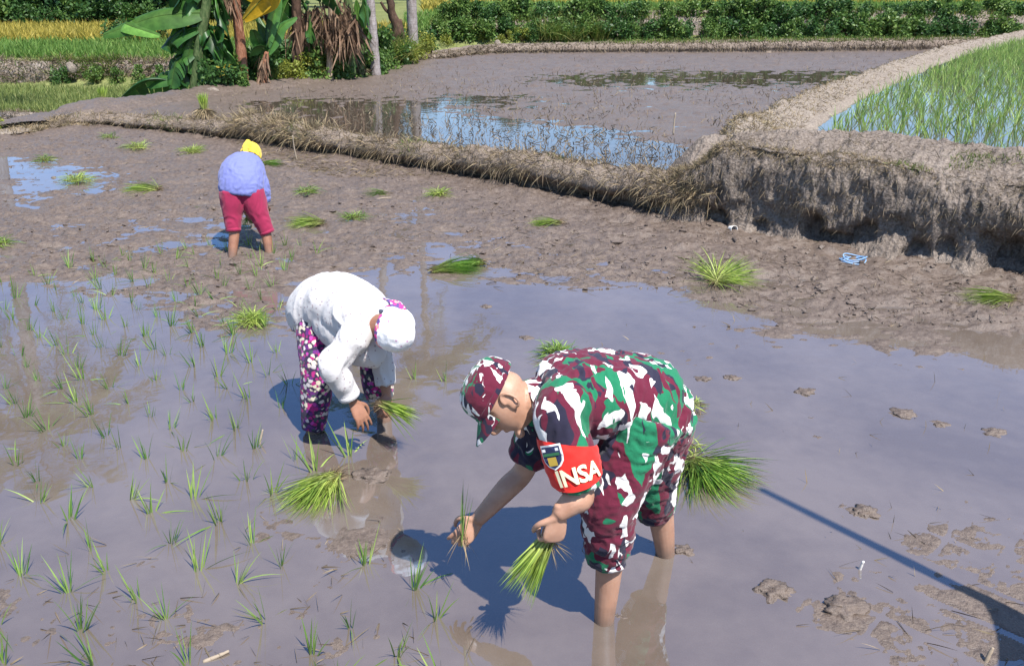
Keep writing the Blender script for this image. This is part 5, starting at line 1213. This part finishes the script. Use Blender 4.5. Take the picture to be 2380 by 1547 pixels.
cm = foliage_mesh('crown', M['tree_leaf'], 1500, 1.8, 1.8, 1.2, .25, 77, 10, 0); co = obj('crown', cm, None, vt); co.location = Vector(A(880, -170, Y)-np.array(vt.location))
# undergrowth along the strip
def strip(u): return np.interp(u, [420, 560, 760, 880, 960, 1010], [20.3, 21.3, 23.3, 24.6, 29.6, 31.5])
for u in range(500, 1010, 15):
    Y = strip(u)+RNG.uniform(-.7, .2); kd = 'y' if (630 < u < 770 or 925 < u < 1000) and RNG.random() < .75 else ('g' if RNG.random() < .6 else 'd')
    shrub(kd, u+RNG.uniform(-6, 6), 0, Y, RNG.uniform(.55, .95), {'y': 'yellow-green bush at the foot of the banana and palm strip', 'g': 'green bush at the foot of the banana and palm strip', 'd': 'dark green bush at the foot of the banana and palm strip'}[kd], {'y': 'yellow-green bushes of the banana strip', 'g': 'green bushes of the banana strip', 'd': 'dark bushes of the banana strip'}[kd], .1)
for u in range(640, 1000, 26):
    shrub('d' if RNG.random() < .6 else 'g', u, 0, strip(u)+1.6+RNG.uniform(0, .8), RNG.uniform(.8, 1.3), 'tall dark bush standing behind the banana and palm strip', 'tall bushes behind the banana strip', .1)
for u in (890, 905, 850): shrub('t', u, 0, 27.5, 1.5, 'tall grass clump between the two palm trunks', 'tall grass between the palms', .15)

# ================================================================== small things
def plain(name, c, rough=.5, spec=.4):
    k = NT(name); n_ = k.noise(k.obj(), 30, 4).outputs[0]; return k.pbr(k.mix(.25, c, k.ramp(n_, [(.3, tuple(x*.6 for x in c)), (.7, tuple(min(1, x*1.2) for x in c))])), rough, k.bump(n_, .2, .004), spec)
M['white_plastic'] = plain('white_plastic', (.75, .73, .70)); M['blue_plastic'] = plain('blue_plastic', (.22, .38, .60), .4); M['bamboo'] = plain('bamboo', (.38, .32, .14), .5); M['pale_wood'] = plain('pale_wood', (.30, .245, .185), .85)
# white cup lying at the foot of the bank
p = gz(1696, 540); cup = thing('plastic_cup', 'small white plastic cup lying at the foot of the high bank', 'cup', p); d = nrm((.35, -1, .15))
V, F = loft([d*0, d*.02, d*.075], [.028, .03, .036], (0, 0, 1), 20, n=9, caps=False); obj('wall', mesh_np('wall', V+(0, 0, .04), F), M['white_plastic'], cup)
V, F = loft([d*.0, d*.003], [.028, .028], (0, 0, 1), 20, n=4); obj('base', mesh_np('base', V+(0, 0, .04), F), M['white_plastic'], cup)
V, F = loft([d*.075+np.array((0, 0, .04))+.037*(nrm(np.cross(d, (0, 0, 1)))*math.cos(a)+nrm(np.cross(d, np.cross(d, (0, 0, 1))))*math.sin(a)) for a in np.linspace(0, 6.283, 24)], [.003]*24, d, 6, n=48); obj('rim', mesh_np('rim', V, F), M['white_plastic'], cup)
# coil of blue plastic strap
p = np.array(gz(1983, 612)); cm = []
for k_ in range(4):
    a = np.linspace(0, 6.2832, 40); r = .085+.012*math.sin(k_*2.1); c = np.array((.012*k_-.02, .008*k_, .018+.012*k_))
    cm.append(loft(c+np.stack([r*1.2*np.cos(a), r*np.sin(a), .012*np.sin(a*2+k_)], 1), [.005]*40, (0, 0, 1), 8, n=80))
V, F = merge(cm); o = obj('strap_coil', mesh_np('strap_coil', V, F), M['blue_plastic']); o.location = Vector(p); tag(o, 'blue plastic strap coiled on the mud below the high bank', 'strap')
# short sticks
def stick(u, v, dvec, L, r, mat, label, name='stick', dz=.0):
    p = np.array(gz(u, v, dz)); d = nrm(dvec); q = np.cross(d, (.3, .5, .8))*L*.05
    V, F = loft([p*0-d*.02, d*L*.5+q, d*L], [r, r*.95, r*.7], (.3, 1, .2), 8, n=12); V = V+.15*r*np.c_[noise3(V*90), noise3(V*90+4), noise3(V*90+8)]
    o = obj(name, mesh_np(name, V, F), M[mat]); o.location = Vector(p); return tag(o, label, 'stick')
stick(1999, 1322, (.15, -.1, 1), .045, .007, 'white_plastic', 'short white stick standing in mud beside the long pole shadow')
stick(2292, 1536, (.35, .2, 1), .06, .008, 'pale_wood', 'short pale stick standing in mud at the lower right corner')
stick(485, 1532, (1, .55, .12), .075, .008, 'pale_wood', 'pale curled husk lying on mud at the bottom left')
stick(604, 1030, (.25, .3, 1), .08, .006, 'old_straw' if False else 'pale_wood', 'brown twig standing among the seedlings left of the woman')
stick(1790, 565, (.8, .5, .2), .14, .012, 'pale_wood', 'pale stick leaning on mud at the foot of the high bank')
stick(878, 462, (1, .2, .05), .16, .008, 'pale_wood', 'pale stick lying on mud below the front bund')
stick(1560, 385, (.05, .1, 1), .28, .012, 'pale_wood', 'thin pale stick stuck upright in the front bund near the high bank', dz=.45)
stick(690, 372, (-.05, -.1, 1), .36, .011, 'pale_wood', 'pale stick leaning against the straw heaps on the front bund')
# white stones on the terrace
for u, v, Y, s, lb in ((165, 158, 24.9, .13, 'pale upright stone on the far left terrace'), (1157, 104, 34.3, .14, 'small white stone beside the far bund'), (500, 232, 19.6, .22, 'grey stone under the dense banana clump')):
    bm = bmesh.new(); bmesh.ops.create_icosphere(bm, subdivisions=3, radius=s)
    for vv in bm.verts: vv.co *= 1+.35*float(noise3(np.array(vv.co)*6/s*.15)); vv.co.z *= 1.2
    me = bpy.data.meshes.new('stone'); bm.to_mesh(me); bm.free(); o = obj('stone', me, M['white_plastic'] if False else M['pale_earth']); o.location = Vector(A(u, v, Y)); tag(o, lb, 'stone')
# mud clods showing above the water
def clod(u, v, s, label):
    p = G(u, v); bm = bmesh.new(); bmesh.ops.create_icosphere(bm, subdivisions=4, radius=1)
    for vv in bm.verts:
        c = np.array(vv.co); f = 1+.45*float(fbm(c*1.6+u, 3))+.12*float(noise3(c*7+v)); vv.co = Vector(c*f*np.array((s, s*.8, s*.35)))
    me = bpy.data.meshes.new('mud_clod'); bm.to_mesh(me); bm.free(); me.polygons.foreach_set('use_smooth', [True]*len(me.polygons))
    o = obj('mud_clod', me, M['mud']); o.location = (p[0], p[1], -.008); tag(o, label, 'mud clod', 'clods in the right pool'); return o
for u, v, s in ((1635, 880, .05), (1702, 878, .055), (1872, 910, .065), (2098, 960, .07), (2185, 985, .05), (1885, 970, .025), (2310, 1005, .06), (2425, 1010, .05), (1225, 785, .05), (1450, 1160, .03), (1900, 1015, .03), (1960, 1175, .03), (1130, 712, .05), (1650, 1075, .04), (1995, 1190, .05)):
    clod(u, v, s, 'small brown mud clod showing above the open water right of the centre')
clod(2012, 1188, .07, 'large rough mud clod beside the tip of the long pole shadow')
clod(1800, 1372, .075, 'rough mud clod in front of the right leg of the camouflaged man')
clod(1960, 1412, .09, 'cracked mud clod with a dark hole at the lower right')
clod(1590, 1278, .05, 'mud lump pushed up behind the far heel of the camouflaged man')
clod(1440, 1432, .03, 'mud lump at the near ankle of the camouflaged man')
clod(870, 1105, .09, 'low mud hump right of the large fan of seedlings')
clod(2138, 650, .07, 'dark mud clod on the strip below the high bank')
# unseen bamboo pole added past the right edge to cast the long thin shadow
tip = G(1772, 1138); Hp = 3.5; Lp = Hp/math.tan(SUN_EL); base = (tip[0]+SUN_H[0]*Lp, tip[1]+SUN_H[1]*Lp, 0)
pole = thing('added_shadow_pole', 'unseen bamboo pole added outside the right edge to cast the long shadow', 'pole', base)
V, F = loft([(0, 0, -.2), (0, 0, Hp*.5), (0, 0, Hp)], [.034, .030, .022], (1, .1, 0), 12, n=30); rr = 1+.12*(np.sin(V[:, 2]*18) > .96); obj('cane', mesh_np('cane', V*np.c_[rr, rr, np.ones(len(V))], F), M['bamboo'], pole)
zz = np.linspace(1.66, .35, 24); q = np.linspace(0, 1, 18); ww = .62*np.sin(np.pi*np.clip(q*.5, 0, 1))
Zg, Qg = np.meshgrid(zz, q); Wf = Qg*.6*np.clip((1.70-Zg)/.5, .02, 1); V = np.stack([-.768*Wf+.02*np.sin(Zg*9+Qg*5), -.64*Wf+.02*np.sin(Zg*8+Qg*6), Zg-.1*Qg], -1).reshape(-1, 3)
obj('added_shadow_cloth', mesh_np('added_shadow_cloth', V, gridfaces(18, 24)), M['red_cloth'], pole)  # made-up cloth, turned square to the sun to widen the pole's shadow
